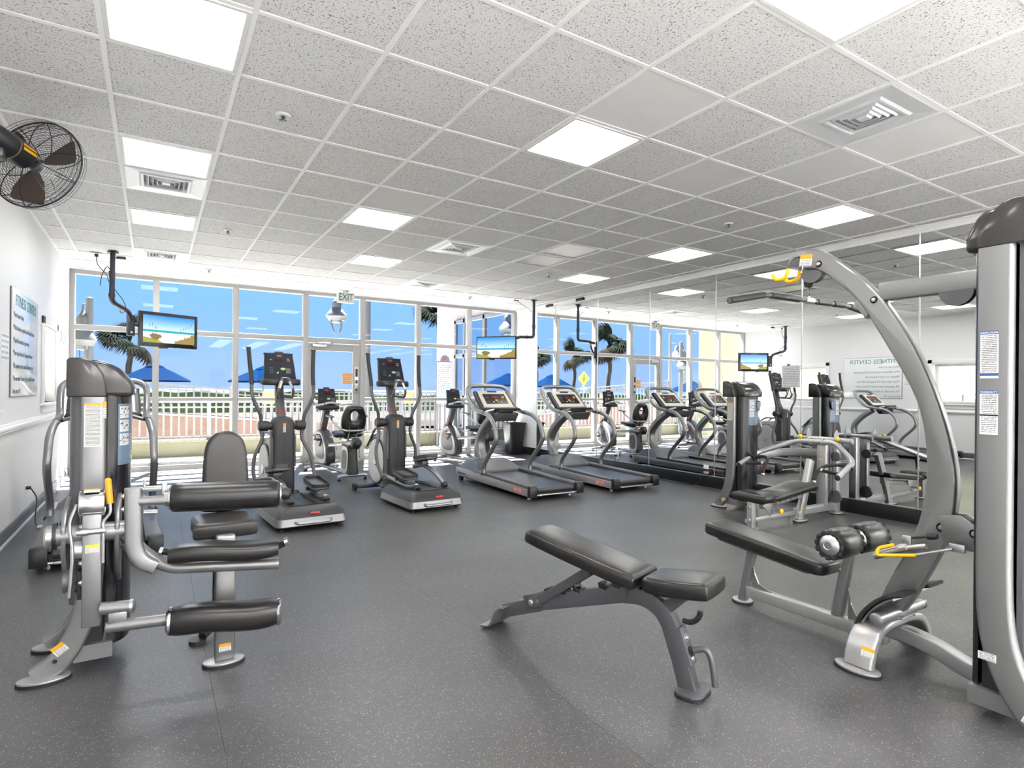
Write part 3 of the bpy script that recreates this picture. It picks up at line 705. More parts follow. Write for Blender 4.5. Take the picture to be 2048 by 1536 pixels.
# ---- wing of the building at the right
wingm = mat('mauve_stucco', (.30, .255, .25), .85, 0, .3, 90, .06, 2)
t = thing('building_wing', 'mauve stucco wing of the building with tall white framed windows', 'building', (8.0, 13, -1.1))
obj('wall', MB().span((7.0, 10.5, -1.1), (9.2, 15.5, 7.5)), wingm, t, True, 0)
yb, ye, zt = 11.15, 14.25, 3.16
wf = obj('window_frame', MB(), whiteo, t) if False else None
f_ = MB()
for a, b in ((yb, yb+.10), (12.55, 12.66), (13.62, 13.73), (ye-.1, ye)): f_.span((6.94, a, .0), (7.02, b, zt), .004)
f_.span((6.94, yb, zt-.1), (7.02, ye, zt), .004).span((6.94, yb, 2.14), (7.02, ye, 2.24), .004).span((6.94, yb, 0), (7.02, ye, .12), .004).span((6.94, yb, 1.06), (7.02, ye, 1.14), .004)
wf = obj('window_frame', f_, whiteo, t, True, 0)
for a, b in ((yb+.1, 12.55), (12.66, 13.62), (13.73, ye-.1)):
    for z0, z1 in ((.12, 1.06), (1.14, 2.14), (2.24, zt-.1)):
        obj('pane', MB().span((6.975, a, z0), (6.985, b, z1)), mat_wing if 'mat_wing' in globals() else globals().setdefault('mat_wing', mat('wing_pane', (.62, .72, .80), .03, 1.0)), wf, True, 0)
obj('soffit_lamp', MB().lathe([(0, 0), (.05, 0), (.07, .1), (0, .1)], (6.95, 11.7, 3.4), (-1, 0, 0), 12), cream, t, True)
# ---- pool rules board
t = thing('rules_board', 'white rules board with rounded top and blue print before the building wing', 'sign', (5.85, 12.48, -.03))
bm_ = printed('board_print', (.72, .78, .84), (.10, .26, .48), 20, (.62, .74, .86), .06, dens=.46)
for x in (-.17, .17): obj('leg', MB().span((x-.02, .01, 0), (x+.02, .05, 1.2)), whiteo, t, smooth=0)
obj('panel', MB().prism([(-.21, .98), (.21, .98), (.21, 1.98)] + [(.12*math.cos(R(a)), 1.99+.15*math.sin(R(a))) for a in range(0, 181, 20)] + [(-.21, 1.98)], XZ(0), .02), whiteo, t, smooth=0)
decal('print', .40, .97, fr((0, -.001, 1.48), (1, 0, 0), (0, 0, 1)), bm_, t)
obj('emblem', MB().lathe([(0, 0), (.03, 0), (.03, .003), (0, .003)], (0, -.003, 2.05), (0, 1, 0), 12), redm, t)
# ---- pier beside the glass wall (its shaded face shows in the mirror)
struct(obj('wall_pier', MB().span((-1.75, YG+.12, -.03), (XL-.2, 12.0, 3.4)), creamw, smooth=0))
# ---- neighbouring room behind the side windows: slatted screen and bench
struct(obj('wall_lanai', MB().span((-4.4, 2.0, -.1), (-4.2, 13.5, 3.2)), mat('pale_green_boards', (.52, .56, .30), .8), smooth=0))
struct(obj('floor_lanai', MB().span((-4.2, 2.0, -.16), (XL-.2, 10.3, -.03)), deckm, smooth=0))
t = thing('screen_panel', 'pale yellow slatted screen outside the side windows', 'screen', (-3.9, 6.5, -.03))
ys_ = mat('pale_yellow_slat', (.70, .66, .40), .7)
for k in range(26): obj('slat', MB().span((-.02, -2.6 + .2*k, 0), (.02, -2.6 + .2*k + (.11 if k % 3 else .16), 2.6)), ys_, t, smooth=0)
t = thing('garden_bench', 'dark metal bench outside the side window', 'bench', (-2.2, 5.0, -.03))
for k, z in enumerate((.42, .95, 1.08, 1.2, 1.32)):
    obj('bar' if k else 'seat', MB().tube([(-.25 if k else -.1, -.7, z), (-.25 if k else -.1, .7, z)], .018, 8) if k else MB().span((-.28, -.7, .40), (.2, .7, .43), .006), gunmetal, t)
for y in (-.7, .7):
    obj('leg', MB().tube(fil([(.18, y, 0), (.18, y, .4), (-.25, y, .44), (-.25, y, 1.32)], .05), .018, 8).tube([(-.25, y, 0), (-.25, y, .5)], .018, 8), gunmetal, t)
# ================================================================== CARDIO MACHINES
def logo_mat():
    t = NT('oval_logo'); u, v = t.uv()
    return t.done((.60, .05, .04), .4)
logo_red = logo_mat()
def star_logo(parent, F, w=.17, world=False, name='logo'):
    """red outlined oval badge with the maker's name"""
    o, ux, uy, n = F
    ring = MB().prism(rr(w, w*.31, w*.15), (o, ux, uy, n), .0016)
    b = obj(name, ring, logo_red, parent, world, 0)
    obj('badge_field', MB().prism(rr(w*.93, w*.245, w*.12), (o + n*.0012, ux, uy, n), .001), white_ink, b, world, 0)
    obj('badge_inner', MB().prism(rr(w*.88, w*.195, w*.095), (o + n*.0018, ux, uy, n), .001), logo_red, b, world, 0)
    text('badge_text', 'STAR TRAC', w*.155, (o + n*.0026, ux, uy, n), white_ink, b, world)
    return b

# ------------------------------------------------------------------ treadmill
def make_treadmill(label):
    t = thing('treadmill', label, 'treadmill', (0, 0, 0), 0, 'treadmills')
    for s in (-1, 1):
        x0, x1 = sorted((s*.275, s*.385))
        rl = obj('side_rail', MB().prism([(.05, .135), (1.42, .165), (1.42, .205), (.05, .172)], YZ(x0), x1-x0, .008), midgrey, t)
        obj('side_panel', MB().prism([(.05, .05), (1.93, .075), (1.93, .185), (.05, .142)], YZ(min(s*.355, s*.388)), .033, .006), lsilver, rl)
        F = fr((s*.389, .27 if s < 0 else .27, .098), (0, -s*-1 if False else (-1 if s < 0 else 1), 0.013), (0, 0, 1))
        star_logo(rl, F, .19)
        obj('end_cap', MB().prism([(-.01, .045), (.058, .042), (.058, .18), (.004, .178), (-.01, .15)], YZ(min(s*.29, s*.392)), .102, .008), blackp, t)
        obj('wheel', MB().cyl((s*.33, 1.83, .035), (s*.37, 1.83, .035), .035, n=14), rubber, t)
        obj('leveller', MB().cyl((s*.30, .16, 0), (s*.30, .16, .02), .025, n=12).cyl((s*.30, .16, .02), (s*.30, .16, .06), .01, n=8), steel, t)
    obj('deck', MB().prism([(.04, .07), (1.5, .095), (1.5, .15), (.04, .12)], YZ(-.29), .58), blackp, t)
    beltm = mat('running_belt', (.035, .035, .037), .32, 0, .15, 500, .2, 4)
    obj('belt', MB().prism([(.06, .122), (1.52, .158), (1.52, .166), (.06, .148)], YZ(-.262), .524).cyl((-.262, .055, .115), (.262, .055, .115), .035, n=18), beltm, t)
    obj('rear_bar', MB().cyl((-.29, .012, .065), (.29, .012, .065), .009, n=8).span((-.26, -.005, .057), (-.21, .03, .075), .003).span((.21, -.005, .057), (.26, .03, .075), .003), steel, t)
    # motor hood: wide at the foot, narrow raised saddle
    sec = lambda y, w, z0, z1, wt: [V((-w, y, z0)), V((w, y, z0)), V((w, y, z0+.05)), V((wt, y, z1)), V((-wt, y, z1)), V((-w, y, z0+.05))]
    obj('motor_hood', MB().addbev(*(lambda m: (m.v, m.f))(MB().loft([sec(1.30, .386, .14, .195, .36), sec(1.40, .386, .12, .22, .33), sec(1.50, .387, .10, .285, .27), sec(1.62, .388, .09, .315, .24), sec(1.86, .388, .09, .29, .24), sec(1.95, .37, .10, .20, .26)])), .012, 2, 22), midgrey, t, smooth=50)
    obj('lower_pan', MB().span((-.33, .10, .04), (.33, 1.88, .09), .01), blackp, t)
    mast = cat([(0, 1.80, .26), (0, 1.90, .42), (0, 1.90, .60), (0, 1.74, .78), (0, 1.52, .93)], 5)
    obj('mast', MB().sweep(mast, rr(.13, .10, .03), (1, 0, 0)), silver, t, smooth=50)
    # hand rail, one bent tube
    L = [(-.365, 1.14, .17), (-.365, 1.12, .32), (-.365, .86, .60), (-.36, .85, .74), (-.355, .93, .87), (-.34, 1.08, .955), (-.33, 1.27, .985), (-.325, 1.45, 1.02), (-.33, 1.56, 1.09), (-.335, 1.66, 1.20), (-.325, 1.71, 1.28), (-.27, 1.745, 1.33), (-.15, 1.755, 1.345)]
    P = cat(L + [(0, 1.757, 1.347)] + [(-x, y, z) for x, y, z in L[::-1]], 6)
    obj('handrail', MB().tube(P, .029, 12), steel if False else silver, t, smooth=60)
    for s in (-1, 1):
        obj('rail_foot', MB().lathe([(.045, 0), (.045, .012), (.034, .03), (.030, .03)], (s*.365, 1.14, .165), (0, -.02, 1), 14), darkgrey, t)
        obj('rail_clamp', MB().cyl((s*.333, 1.20, .978), (s*.332, 1.215, .980), .0305, n=14), blackp, t)
    # console
    up = V((0, .33, .30)).normalized(); F = fr((0, 1.495, 1.155), (1, 0, 0), up)          # n points to the runner
    n = F[3]
    tz = cat2([(-.24, -.19), (.24, -.19), (.28, -.14), (.27, .14), (.22, .185), (-.22, .185), (-.27, .14), (-.28, -.14)], 4, True)
    con = obj('console', MB().cushion(tz, (F[0]-n*.06, F[1], F[2], n), .06, .02), darkgrey, t, smooth=50)
    tz2 = cat2([(-.21, -.165), (.21, -.165), (.235, -.13), (.225, .13), (.19, .165), (-.19, .165), (-.225, .13), (-.235, -.13)], 4, True)
    obj('bezel', MB().cushion(tz2, (F[0]-n*.01, F[1], F[2], n), .022, .008), cream, con, smooth=50)
    obj('display_panel', MB().prism(rr(.355, .20, .012), (F[0]+n*.012, F[1], F[2], n), .003, z0=0), mat('display_black', (.02, .018, .02), .2), con, smooth=0) if True else None
    at = lambda x, y, z=.0152: (F[0] + F[1]*x + F[2]*y + n*z, F[1], F[2], n)
    obj('readout', MB().prism(rr(.085, .03, .004), at(.0, .025), .001), mat('red_readout', (.12, .0, .0), .2, emit=(.5, .01, .01), es=.35), con, smooth=0)
    for k, (x, w) in enumerate(((-.12, .055), (-.05, .04), (.04, .05), (.115, .05))): obj('window', MB().prism(rr(w, .012, .003), at(x, .078), .001), blackp, con, smooth=0)
    obj('start_key', MB().prism(ell(.024, .014), at(.005, -.03), .002), greenb, con, smooth=0)
    obj('stop_key', MB().prism(ell(.02, .013), at(.015, -.062), .002), mat('red_key', (.6, .10, .09), .4), con, smooth=0)
    obj('arrow_key', MB().prism([(-.014, -.012), (.014, -.012), (.0, .014)], at(-.05, -.06), .002).prism([(-.014, -.012), (.014, -.012), (.0, .014)], at(.07, -.06), .002), paleg, con, smooth=0)
    obj('heart_logo', MB().prism([(-.02, .0), (.0, -.025), (.022, .0), (.012, .02), (-.012, .02)], at(.13, .03), .0015), orange, con, smooth=0)
    obj('key_rows', MB().prism(rr(.06, .006, .002), at(-.13, .03), .0012).prism(rr(.06, .006, .002), at(-.13, .01), .0012).prism(rr(.07, .006, .002), at(-.125, -.03), .0012).prism(rr(.07, .006, .002), at(-.125, -.055), .0012), midgrey, con, smooth=0)
    obj('fan_grille', MB().prism(rr(.15, .026, .006), at(.0, .148, .012), .006), blackp, con, smooth=0)
    obj('accessory_tray', MB().loft([[V((x, y, .865)) for x, y in rr(.34, .12, .03)] if False else [V((x, y+1.26, .865)) for x, y in rr(.36, .10, .03)], [V((x, y+1.27, .955)) for x, y in rr(.42, .16, .03)], [V((x, y+1.28, .975)) for x, y in rr(.42, .17, .03)]]), darkgrey, t, smooth=30)
    obj('reading_ledge', MB().box((.05, 1.29, 1.0), (.25, .05, .05), .01), blackp, t)
    obj('pulse_bar', MB().tube(fil([(-.30, 1.27, .985), (-.17, 1.13, 1.035), (.17, 1.13, 1.035), (.30, 1.27, .985)], .05), .016, 8), blackp, t)
    for s in (-1, 1): obj('pulse_grip', MB().tube([(s*.20, 1.162, 1.023), (s*.28, 1.248, .993)], .0175, 8), steel, t)
    return t
tm = make_treadmill('treadmill with red safety clip, standing between bike and mirror side treadmill')
tm.location = (4.085, 5.56, 0)
tm2 = dup(tm, (5.335, 5.53, 0), 0, 'treadmill set closest to the mirror wall', 'treadmills')
tm3 = dup(tm, (-.315, 5.05, 0), R(2.5), 'treadmill by the left wall behind the leg machine tower', 'treadmills')
clip = MB().box((.08, 1.135, .985), (.014, .01, .05), .003)
obj('safety_clip', MB().box((.10, 1.19, 1.052), (.15, .05, .008), .003).grow(clip), mat('red_strap', (.65, .12, .05), .5), tm)
for tt in (tm,): pass

# ------------------------------------------------------------------ elliptical trainer
def make_elliptical(label, up=1):
    t = thing('elliptical_trainer', label, 'elliptical', (0, 0, 0), 0, 'elliptical trainers')
    rect = lambda x, y0, y1, z, k=.06: [V((a, b+(y0+y1)/2, z)) for a, b in rr(2*x, y1-y0, k)]
    sk = obj('base_skirt', MB().loft([rect(.305, .0, .80, .03), rect(.325, -.03, .82, .05), rect(.315, -.02, .80, .115), rect(.28, .03, .78, .118)]), silver, t, smooth=50)
    obj('carry_handle', MB().tube(fil([(-.16, -.03, .085), (-.14, -.052, .075), (.14, -.052, .075), (.16, -.03, .085)], .03), .014, 8), silver, sk)
    bs = obj('base_shell', MB().loft([rect(.312, -.017, .80, .112), rect(.30, .005, .79, .16), rect(.25, .075, .76, .205), rect(.23, .11, .74, .21)]), darkgrey, t, smooth=50)
    obj('badge', MB().prism(rr(.085, .018, .008), fr((0.02, -.004, .150), (1, 0, 0), (0, .45, 1)), .004), redm, bs, smooth=0)
    for x in (-.125, .125):
        obj('track', MB().prism([(.13, .205), (.70, .205), (.70, .225), (.50, .24), (.30, .225), (.13, .215)], YZ(x-.055), .11, .004), blackp if x < 0 else darkgrey, bs)
    obj('tread_strip', MB().span((-.19, .085, .209), (.19, .125, .214)), blackp, bs, smooth=0)
    for x in (-.26, .26):
        obj('leveller', MB().cyl((x, .06, 0), (x, .06, .018), .026, n=12).cyl((x, .06, .018), (x, .06, .05), .01, n=8), blackp, t)
    obj('main_beam', MB().span((-.06, .75, .05), (.06, 1.66, .12), .012), darkgrey, t)
    obj('front_foot', MB().box((0, 1.62, .055), (.58, .10, .05), .015), darkgrey, t)
    for s in (-1, 1): obj('wheel', MB().cyl((s*.28, 1.66, .045), (s*.32, 1.66, .045), .045, n=16), rubber, t)
    # drive housing behind the column
    hs = cat2([(1.16, .12), (1.60, .12), (1.72, .20), (1.71, .48), (1.61, .67), (1.45, .735), (1.24, .73), (1.15, .68)], 4, True)
    dh = obj('drive_housing', MB().prism(hs, YZ(-.10), .20, .02), lsilver, t, smooth=50)
    for s in (-1, 1):
        F = fr((s*.10, 1.42, .39), (0, -s if s < 0 else 1, 0) if False else (0, 1 if s > 0 else -1, 0), (0, 0, 1))
        obj('disc_cover', MB().cushion(ell(.245, .275, 36), F, .028, .014), paleg, dh, smooth=50)
        obj('disc_rim', MB().tube([F[0] + F[1]*x + F[2]*y + F[3]*.014 for x, y in ell(.25, .28, 36)], .008, 6, True), darkgrey, dh)
        obj('hub_cap', MB().cushion(ell(.05, .055, 20), (F[0] + F[3]*.026, F[1], F[2], F[3]), .012, .006), steel, dh)
    obj('frame_arch', MB().tube(fil([(-.115, 1.06, .45), (-.115, 1.06, .80), (-.115, 1.45, .80), (-.115, 1.72, .55)], .08), .014, 8).tube(fil([(.115, 1.06, .45), (.115, 1.06, .80), (.115, 1.45, .80), (.115, 1.72, .55)], .08), .014, 8), midgrey, t)
    # column with domed shoulders
    ring = lambda w, d, z, k=.045: [V((a, b+1.13, z)) for a, b in rr(w, d, k)]
    obj('column', MB().loft([ring(.235, .20, .10), ring(.235, .20, .70), ring(.225, .20, .80), ring(.225, .20, .88), ring(.205, .185, .94), ring(.16, .15, .972), ring(.09, .09, .982)]), darkgrey, t, smooth=60)
    obj('column_seam', MB().span((-.002, 1.026, .12), (.002, 1.032, .80)), blackp, t, smooth=0)
    decal('caution_sticker', .028, .095, fr((.0, 1.0285, .865), (1, 0, 0), (0, 0, 1)), warn_small, t)
    obj('pivot_tube', MB().cyl((-.225, 1.13, .885), (.225, 1.13, .885), .043, n=18), darkgrey, t)
    for s in (-1, 1):
        obj('pivot_cap', MB().lathe([(.0, -.012), (.055, -.01), (.055, .075), (.045, .085), (0, .085)], (s*.155, 1.13, .885), (s, 0, 0), 18), darkgrey, t)
        b_ = .0
        up_ = cat([(s*.215, 1.12, .90), (s*.225, 1.10, 1.00), (s*.28, 1.08, 1.12), (s*.315, 1.08, 1.23), (s*.315, 1.11, 1.38), (s*.325, 1.15, 1.55), (s*.335, 1.17, 1.70)], 5)
        hb = obj('handlebar', MB().tube(up_, .019, 10), midgrey, t, smooth=60)
        obj('grip', MB().tube(up_[18:], .0225, 10).lathe([(0, 0), (.028, 0), (.028, .012), (0, .014)], up_[-1], (0, 0, 1), 12), blackp, hb, smooth=60)
        k = -.12 if s != up else .05
        lo = cat([(s*.215, 1.13, .87), (s*.205, 1.12, .74), (s*.27, 1.10+k*.5, .58), (s*.285, 1.08+k, .42), (s*.275, 1.02+k*1.6, .27 if s != up else .33)], 5)
        obj('swing_arm', MB().tube(lo, .019, 10), midgrey, t, smooth=60)
        # foot lever riding on the track
        x = s*.165; zp, yp = (.315, .46) if s != up else (.46, .62)
        lev = fil([(x, .16, .255), (x, .40, zp-.10), (x*1.15, .72, zp-.06), (s*.235, .95, zp-.03 if s != up else .36), (s*.255, 1.02+k*1.6, .27 if s != up else .33)], .08)
        obj('foot_lever', MB().tube(lev, .026, 12), silver, t, smooth=60)
        obj('roller', MB().cyl((x-.03, .155, .243), (x+.03, .155, .243), .026, n=16), darkgrey, t)
        ol = rr(.17, .37, .05)
        ped = obj('pedal', MB().cushion(sh(ol, 0, 0), fr((x, yp, zp), (1, 0, 0), (0, 1, .10 if s != up else -.18)), .03, .01), midgrey, t, smooth=50)
        Fp = fr((x, yp, zp), (1, 0, 0), (0, 1, .10 if s != up else -.18))
        wall = [Fp[0] + Fp[1]*a + Fp[2]*b + Fp[3]*.045 for a, b in rr(.165, .365, .05)]
        obj('pedal_lip', MB().sweep(wall + wall[:1], [(-.016, -.005), (.016, -.005), (.016, .005), (-.016, .005)], Fp[3]), darkgrey, ped, smooth=50)
        obj('pedal_bracket', MB().box((x, yp+.06, zp-.03), (.08, .14, .05), .01).cyl((x-.07, yp+.10, zp-.035), (x+.07, yp+.10, zp-.035), .02, n=10), gunmetal, ped)
    # mast, console, bottle tray, fixed grips
    mast = [(0, 1.15, .93), (0, 1.23, 1.08), (0, 1.30, 1.36)]
    obj('mast', MB().sweep(mast, rr(.085, .075, .015), (1, 0, 0)), midgrey, t, smooth=40)
    obj('mast_collar', MB().sweep([(0, 1.20, 1.02), (0, 1.205, 1.03)], rr(.092, .082, .015), (1, 0, 0)), redm, t, smooth=40)
    F = fr((0, 1.26, 1.52), (1, 0, 0), (0, .30, 1)); n = F[3]
    con = obj('console', MB().cushion(cat2([(-.16, -.16), (.16, -.16), (.165, -.13), (.145, .13), (.13, .155), (-.13, .155), (-.145, .13), (-.165, -.13)], 3, True), (F[0]-n*.05, F[1], F[2], n), .06, .015), mat('console_blue_black', (.012, .015, .024), .5, spec=.25), t, smooth=50)
    at = lambda x, y, z=.0102: (F[0] + F[1]*x + F[2]*y + n*z, F[1], F[2], n)
    obj('head_pod', MB().box(F[0] + F[2]*.155 - n*.01, (.09, .05, .04), .012), blackp, con)
    obj('badge', MB().prism(rr(.05, .012, .004), at(0, .12), .0015), mat('badge_red', (.55, .10, .09), .4), con, smooth=0)
    obj('readout', MB().prism(rr(.10, .035, .004), at(0, .065), .001), mat('dim_readout', (.03, .005, .012), .15), con, smooth=0)
    obj('start_key', MB().prism(ell(.026, .014), at(.03, -.03), .003), greenb, con, smooth=0)
    obj('keypad', MB().prism(rr(.05, .06, .004), at(.085, -.05), .0012).prism(rr(.045, .008, .002), at(-.09, -.02), .0012).prism(rr(.045, .008, .002), at(-.09, -.045), .0012).prism(rr(.045, .008, .002), at(-.09, -.07), .0012), mat('key_grey', (.09, .095, .11), .4), con, smooth=0)
    obj('level_mark', MB().prism([(-.012, -.012), (.012, -.012), (.012, .014)], at(-.03, -.07), .0012).prism(rr(.02, .006, .002), at(-.09, .075), .0012).prism(rr(.022, .006, .002), at(.09, .085), .0012).prism(rr(.03, .005, .002), at(.095, .065), .0012), paleg, con, smooth=0)
    tr = cat2([(-.195, -.02), (-.12, -.085), (.12, -.085), (.195, -.02), (.17, .07), (-.17, .07)], 4, True)
    obj('bottle_tray', MB().cushion(sh(tr, 0, 1.18), XY(1.315), .07, .02), blackp, t, smooth=50)
    for s in (-1, 1):
        gp = fil([(s*.02, 1.06, 1.395), (s*.035, 1.0, 1.385), (s*.075, .98, 1.26), (s*.08, 1.03, 1.185), (s*.02, 1.20, 1.20)], .03)
        fg = obj('fixed_grip', MB().tube(gp, .014, 8), midgrey, t, smooth=60)
        obj('pulse_plate', MB().tube([(s*.042, .9985, 1.36), (s*.068, .985, 1.285)], .0165, 8), chrome, fg)
    obj('grip_bridge', MB().box((0, 1.05, 1.395), (.06, .05, .012), .004), chrome, t)
    return t
e1 = make_elliptical('elliptical trainer standing nearer the leg machine, its left pedal raised', -1)
e1.location = (1.25, 5.46, 0); e1.rotation_euler = (0, 0, R(3.6))
e2 = make_elliptical('elliptical trainer standing nearer the treadmills, its right pedal raised', 1)
e2.location = (2.577, 5.65, 0); e2.rotation_euler = (0, 0, R(3.4))

# ------------------------------------------------------------------ recumbent bike
def make_bike(label):
    t = thing('recumbent_bike', label, 'exercise bike', (0, 0, 0), 0, 'recumbent bikes')
    for nm, y, w in (('rear_foot', 0, .42), ('front_foot', 1.24, .54)):
        q = obj(nm, MB().tube(fil([(-w/2, y, .055), (-w/2+.05, y, .07), (w/2-.05, y, .07), (w/2, y, .055)], .04), .026, 10), lsilver, t)
        for s in (-1, 1): obj('foot_pad', MB().cyl((s*(w/2-.02), y, 0), (s*(w/2-.02), y, .02), .024, n=12).cyl((s*(w/2-.02), y, .02), (s*(w/2-.02), y, .05), .009, n=8), rubber, q)
    obj('main_beam', MB().tube([(0, 0, .085), (0, 1.26, .085)], .032, 12), lsilver, t)
    hs = cat2([(.90, .12), (1.22, .12), (1.40, .22), (1.42, .42), (1.34, .58), (1.18, .65), (1.02, .60), (.86, .42), (.82, .22)], 4, True)
    dh = obj('drive_housing', MB().prism(hs, YZ(-.07), .14, .02), mat('housing_grey', (.045, .045, .05), .4), t, smooth=50)
    for s in (-1, 1):
        cy, cz = 1.12, .385
        sc = lambda k: [((y-cy)*k*s if False else (y-cy)*k*(1 if s > 0 else -1), (z-cz)*k) for y, z in hs]
        F = fr((s*.068, cy, cz), (0, 1 if s > 0 else -1, 0), (0, 0, 1))
        obj('side_cover', MB().cushion(sc(.90), F, .014, .006), lsilver, dh, smooth=50)
        obj('cover_inset', MB().cushion(sc(.66), (F[0] + F[3]*.012, F[1], F[2], F[3]), .008, .004), paleg if False else midgrey, dh, smooth=50)
        obj('badge', MB().prism(rr(.12, .028, .012), (F[0] + F[3]*.0205 + F[2]*.08, F[1], F[2], F[3]), .002), redm, dh, smooth=0)
        k = 1 if s > 0 else -1
        cr = obj('crank', MB().tube([(s*.09, 1.08, .42), (s*.11, 1.08 + k*.13, .42 - k*.09)], .012, 8).cyl((s*.07, 1.08, .42), (s*.105, 1.08, .42), .025, n=12), gunmetal, t)
        pc = V((s*.165, 1.08 + k*.13, .42 - k*.09))
        pe = obj('pedal', MB().box(pc, (.09, .11, .03), .008), blackp, cr)
        obj('strap', MB().tube(cat([pc + V((-s*.05, -.03, .0)), pc + V((-s*.03, .0, .07)), pc + V((s*.03, .0, .07)), pc + V((s*.05, -.03, 0))], 4), .007, 6), rubber, pe)
    obj('mast', MB().sweep([(0, 1.22, .60), (0, 1.10, .82), (0, 1.02, .99)], rr(.10, .085, .02), (1, 0, 0)), midgrey, t, smooth=40)
    obj('mast_collar', MB().sweep([(0, 1.168, .70), (0, 1.163, .71)], rr(.106, .092, .02), (1, 0, 0)), redm, t, smooth=40)
    F = fr((0, 1.03, 1.155), (1, 0, 0), (0, .22, 1)); n = F[3]
    con = obj('console', MB().cushion(cat2([(-.135, -.13), (.135, -.13), (.14, -.10), (.125, .11), (.11, .13), (-.11, .13), (-.125, .11), (-.14, -.10)], 3, True), (F[0]-n*.04, F[1], F[2], n), .05, .012), bpy.data.materials['console_blue_black'], t, smooth=50)
    at = lambda x, y, z=.0102: (F[0] + F[1]*x + F[2]*y + n*z, F[1], F[2], n)
    obj('head_pod', MB().box(F[0] + F[2]*.14 - n*.01, (.09, .04, .035), .01), blackp, con)
    obj('badge', MB().prism(rr(.055, .014, .004), at(0, .105), .0015), bpy.data.materials['badge_red'], con, smooth=0)
    obj('readout', MB().prism(rr(.10, .032, .004), at(0, .05), .001), bpy.data.materials['dim_readout'], con, smooth=0)
    obj('start_key', MB().prism(ell(.028, .016), at(.02, -.03), .003), greenb, con, smooth=0)
    obj('keypad', MB().prism(rr(.05, .06, .004), at(.09, -.05), .0012).prism(rr(.045, .008, .002), at(-.09, -.02), .0012).prism(rr(.045, .008, .002), at(-.09, -.045), .0012).prism(rr(.02, .006, .002), at(-.085, .055), .0012).prism(rr(.03, .005, .002), at(.095, .06), .0012), bpy.data.materials['key_grey'], con, smooth=0)
    tr = cat2([(-.17, -.02), (-.10, -.07), (.10, -.07), (.17, -.02), (.15, .06), (-.15, .06)], 4, True)
    obj('bottle_tray', MB().cushion(sh(tr, 0, .97), XY(.955), .07, .02), blackp, t, smooth=50)
    hb = obj('handlebar', MB().tube(fil([(-.21, .85, 1.03), (-.11, .84, 1.05), (0, .88, 1.075), (.11, .84, 1.05), (.21, .85, 1.03)], .05), .017, 10), paleg, t, smooth=60)
    for s in (-1, 1): obj('grip_ring', MB().cyl((s*.105, .842, 1.05), (s*.115, .842, 1.048), .019, n=12), blackp, hb)
    # seat rail, pillar, seat, back, arms
    rl = obj('seat_rail', MB().prism([(.78, .41), (.78, .46), (-.10, .56), (-.10, .50)], YZ(-.065), .13, .01), lsilver, t)
    obj('rail_slot', MB().prism([(.70, .462), (.70, .474), (-.02, .555), (-.02, .545)], YZ(-.025), .05), blackp, rl, smooth=0)
    obj('rail_end', MB().lathe([(0, -.07), (.045, -.065), (.078, -.03), (.078, .03), (.045, .065), (0, .07)], (0, -.12, .525), (1, 0, 0), 20), darkgrey, rl)
    rect = lambda y0, y1, w, z: [V((a, b+(y0+y1)/2, z)) for a, b in rr(w, y1-y0, .03)]
    pl_ = obj('seat_pillar', MB().loft([rect(-.06, .18, .15, .085), rect(-.06, .20, .15, .13), rect(-.02, .24, .13, .30), rect(.0, .26, .13, .50)]), darkgrey, t, smooth=50)
    for s in (-1, 1):
        F = fr((s*.066, .11, .29), (0, s, 0), (0, -.12, 1)) if s > 0 else fr((s*.066, .11, .29), (0, -1, 0), (0, -.12, 1))
        obj('pillar_cover', MB().cushion(cat2([(-.12, -.17), (.09, -.17), (.10, .15), (-.10, .15)], 4, True), F, .014, .005), lsilver, pl_, smooth=50)
        obj('pillar_inset', MB().cushion(cat2([(-.085, -.11), (.065, -.11), (.075, .11), (-.07, .11)], 4, True), (F[0] + F[3]*.011, F[1], F[2], F[3]), .006, .003), midgrey, pl_, smooth=50)
    sl = obj('seat_slide', MB().box((0, .20, .565), (.12, .22, .05), .01, M.Rotation(R(6), 3, 'X')), steel, t)
    obj('release_lever', MB().tube([(-.06, .30, .555), (-.12, .45, .58), (-.13, .52, .58)], .009, 8), steel, sl)
    obj('seat', MB().cushion(cat2([(-.19, -.16), (.19, -.16), (.17, .10), (.08, .17), (-.08, .17), (-.17, .10)], 5, True), fr((0, .27, .605), (1, 0, 0), (0, 1, .06)), .065, .025), vinyl, t, smooth=50)
    # back rest with the oval opening (ring loft)
    Fb = fr((0, -.02, .86), (1, 0, 0), (0, -.20, 1)); nb = Fb[3]
    outer = cat2([(-.10, -.20), (.10, -.20), (.165, -.12), (.175, .02), (.13, .15), (.085, .19), (-.085, .19), (-.13, .15), (-.175, .02), (-.165, -.12)], 4, True)
    k = len(outer); inner = [(.058*math.cos(math.atan2(y-.05, x)), .05+.075*math.sin(math.atan2(y-.05, x))) for x, y in outer]
    P = lambda o, z: [Fb[0] + Fb[1]*x + Fb[2]*y + nb*z for x, y in o]
    sca = lambda o, q: [(x*q, y*q) for x, y in o]
    obj('backrest', MB().loft([P(outer, 0), P(sca(outer, 1.0), .03), P(sca(outer, .93), .05), P([(x*1.25, .05+(y-.05)*1.25) for x, y in inner], .05), P(inner, .035), P(inner, .0), P(outer, 0)], False), vinyl, t, smooth=60)
    for s in (-1, 1): obj('back_stay', MB().tube([(s*.045, .07, .57), (s*.06, -.025, .66), (s*.085, -.075, .98)], .011, 8), lsilver, t)
    arm = fil([(-.245, .20, .885), (-.245, .16, .83), (-.17, -.07, .70), (.17, -.07, .70), (.245, .16, .83), (.245, .20, .885)], .09)
    ar = obj('arm_frame', MB().tube(arm, .016, 10), lsilver, t, smooth=60)
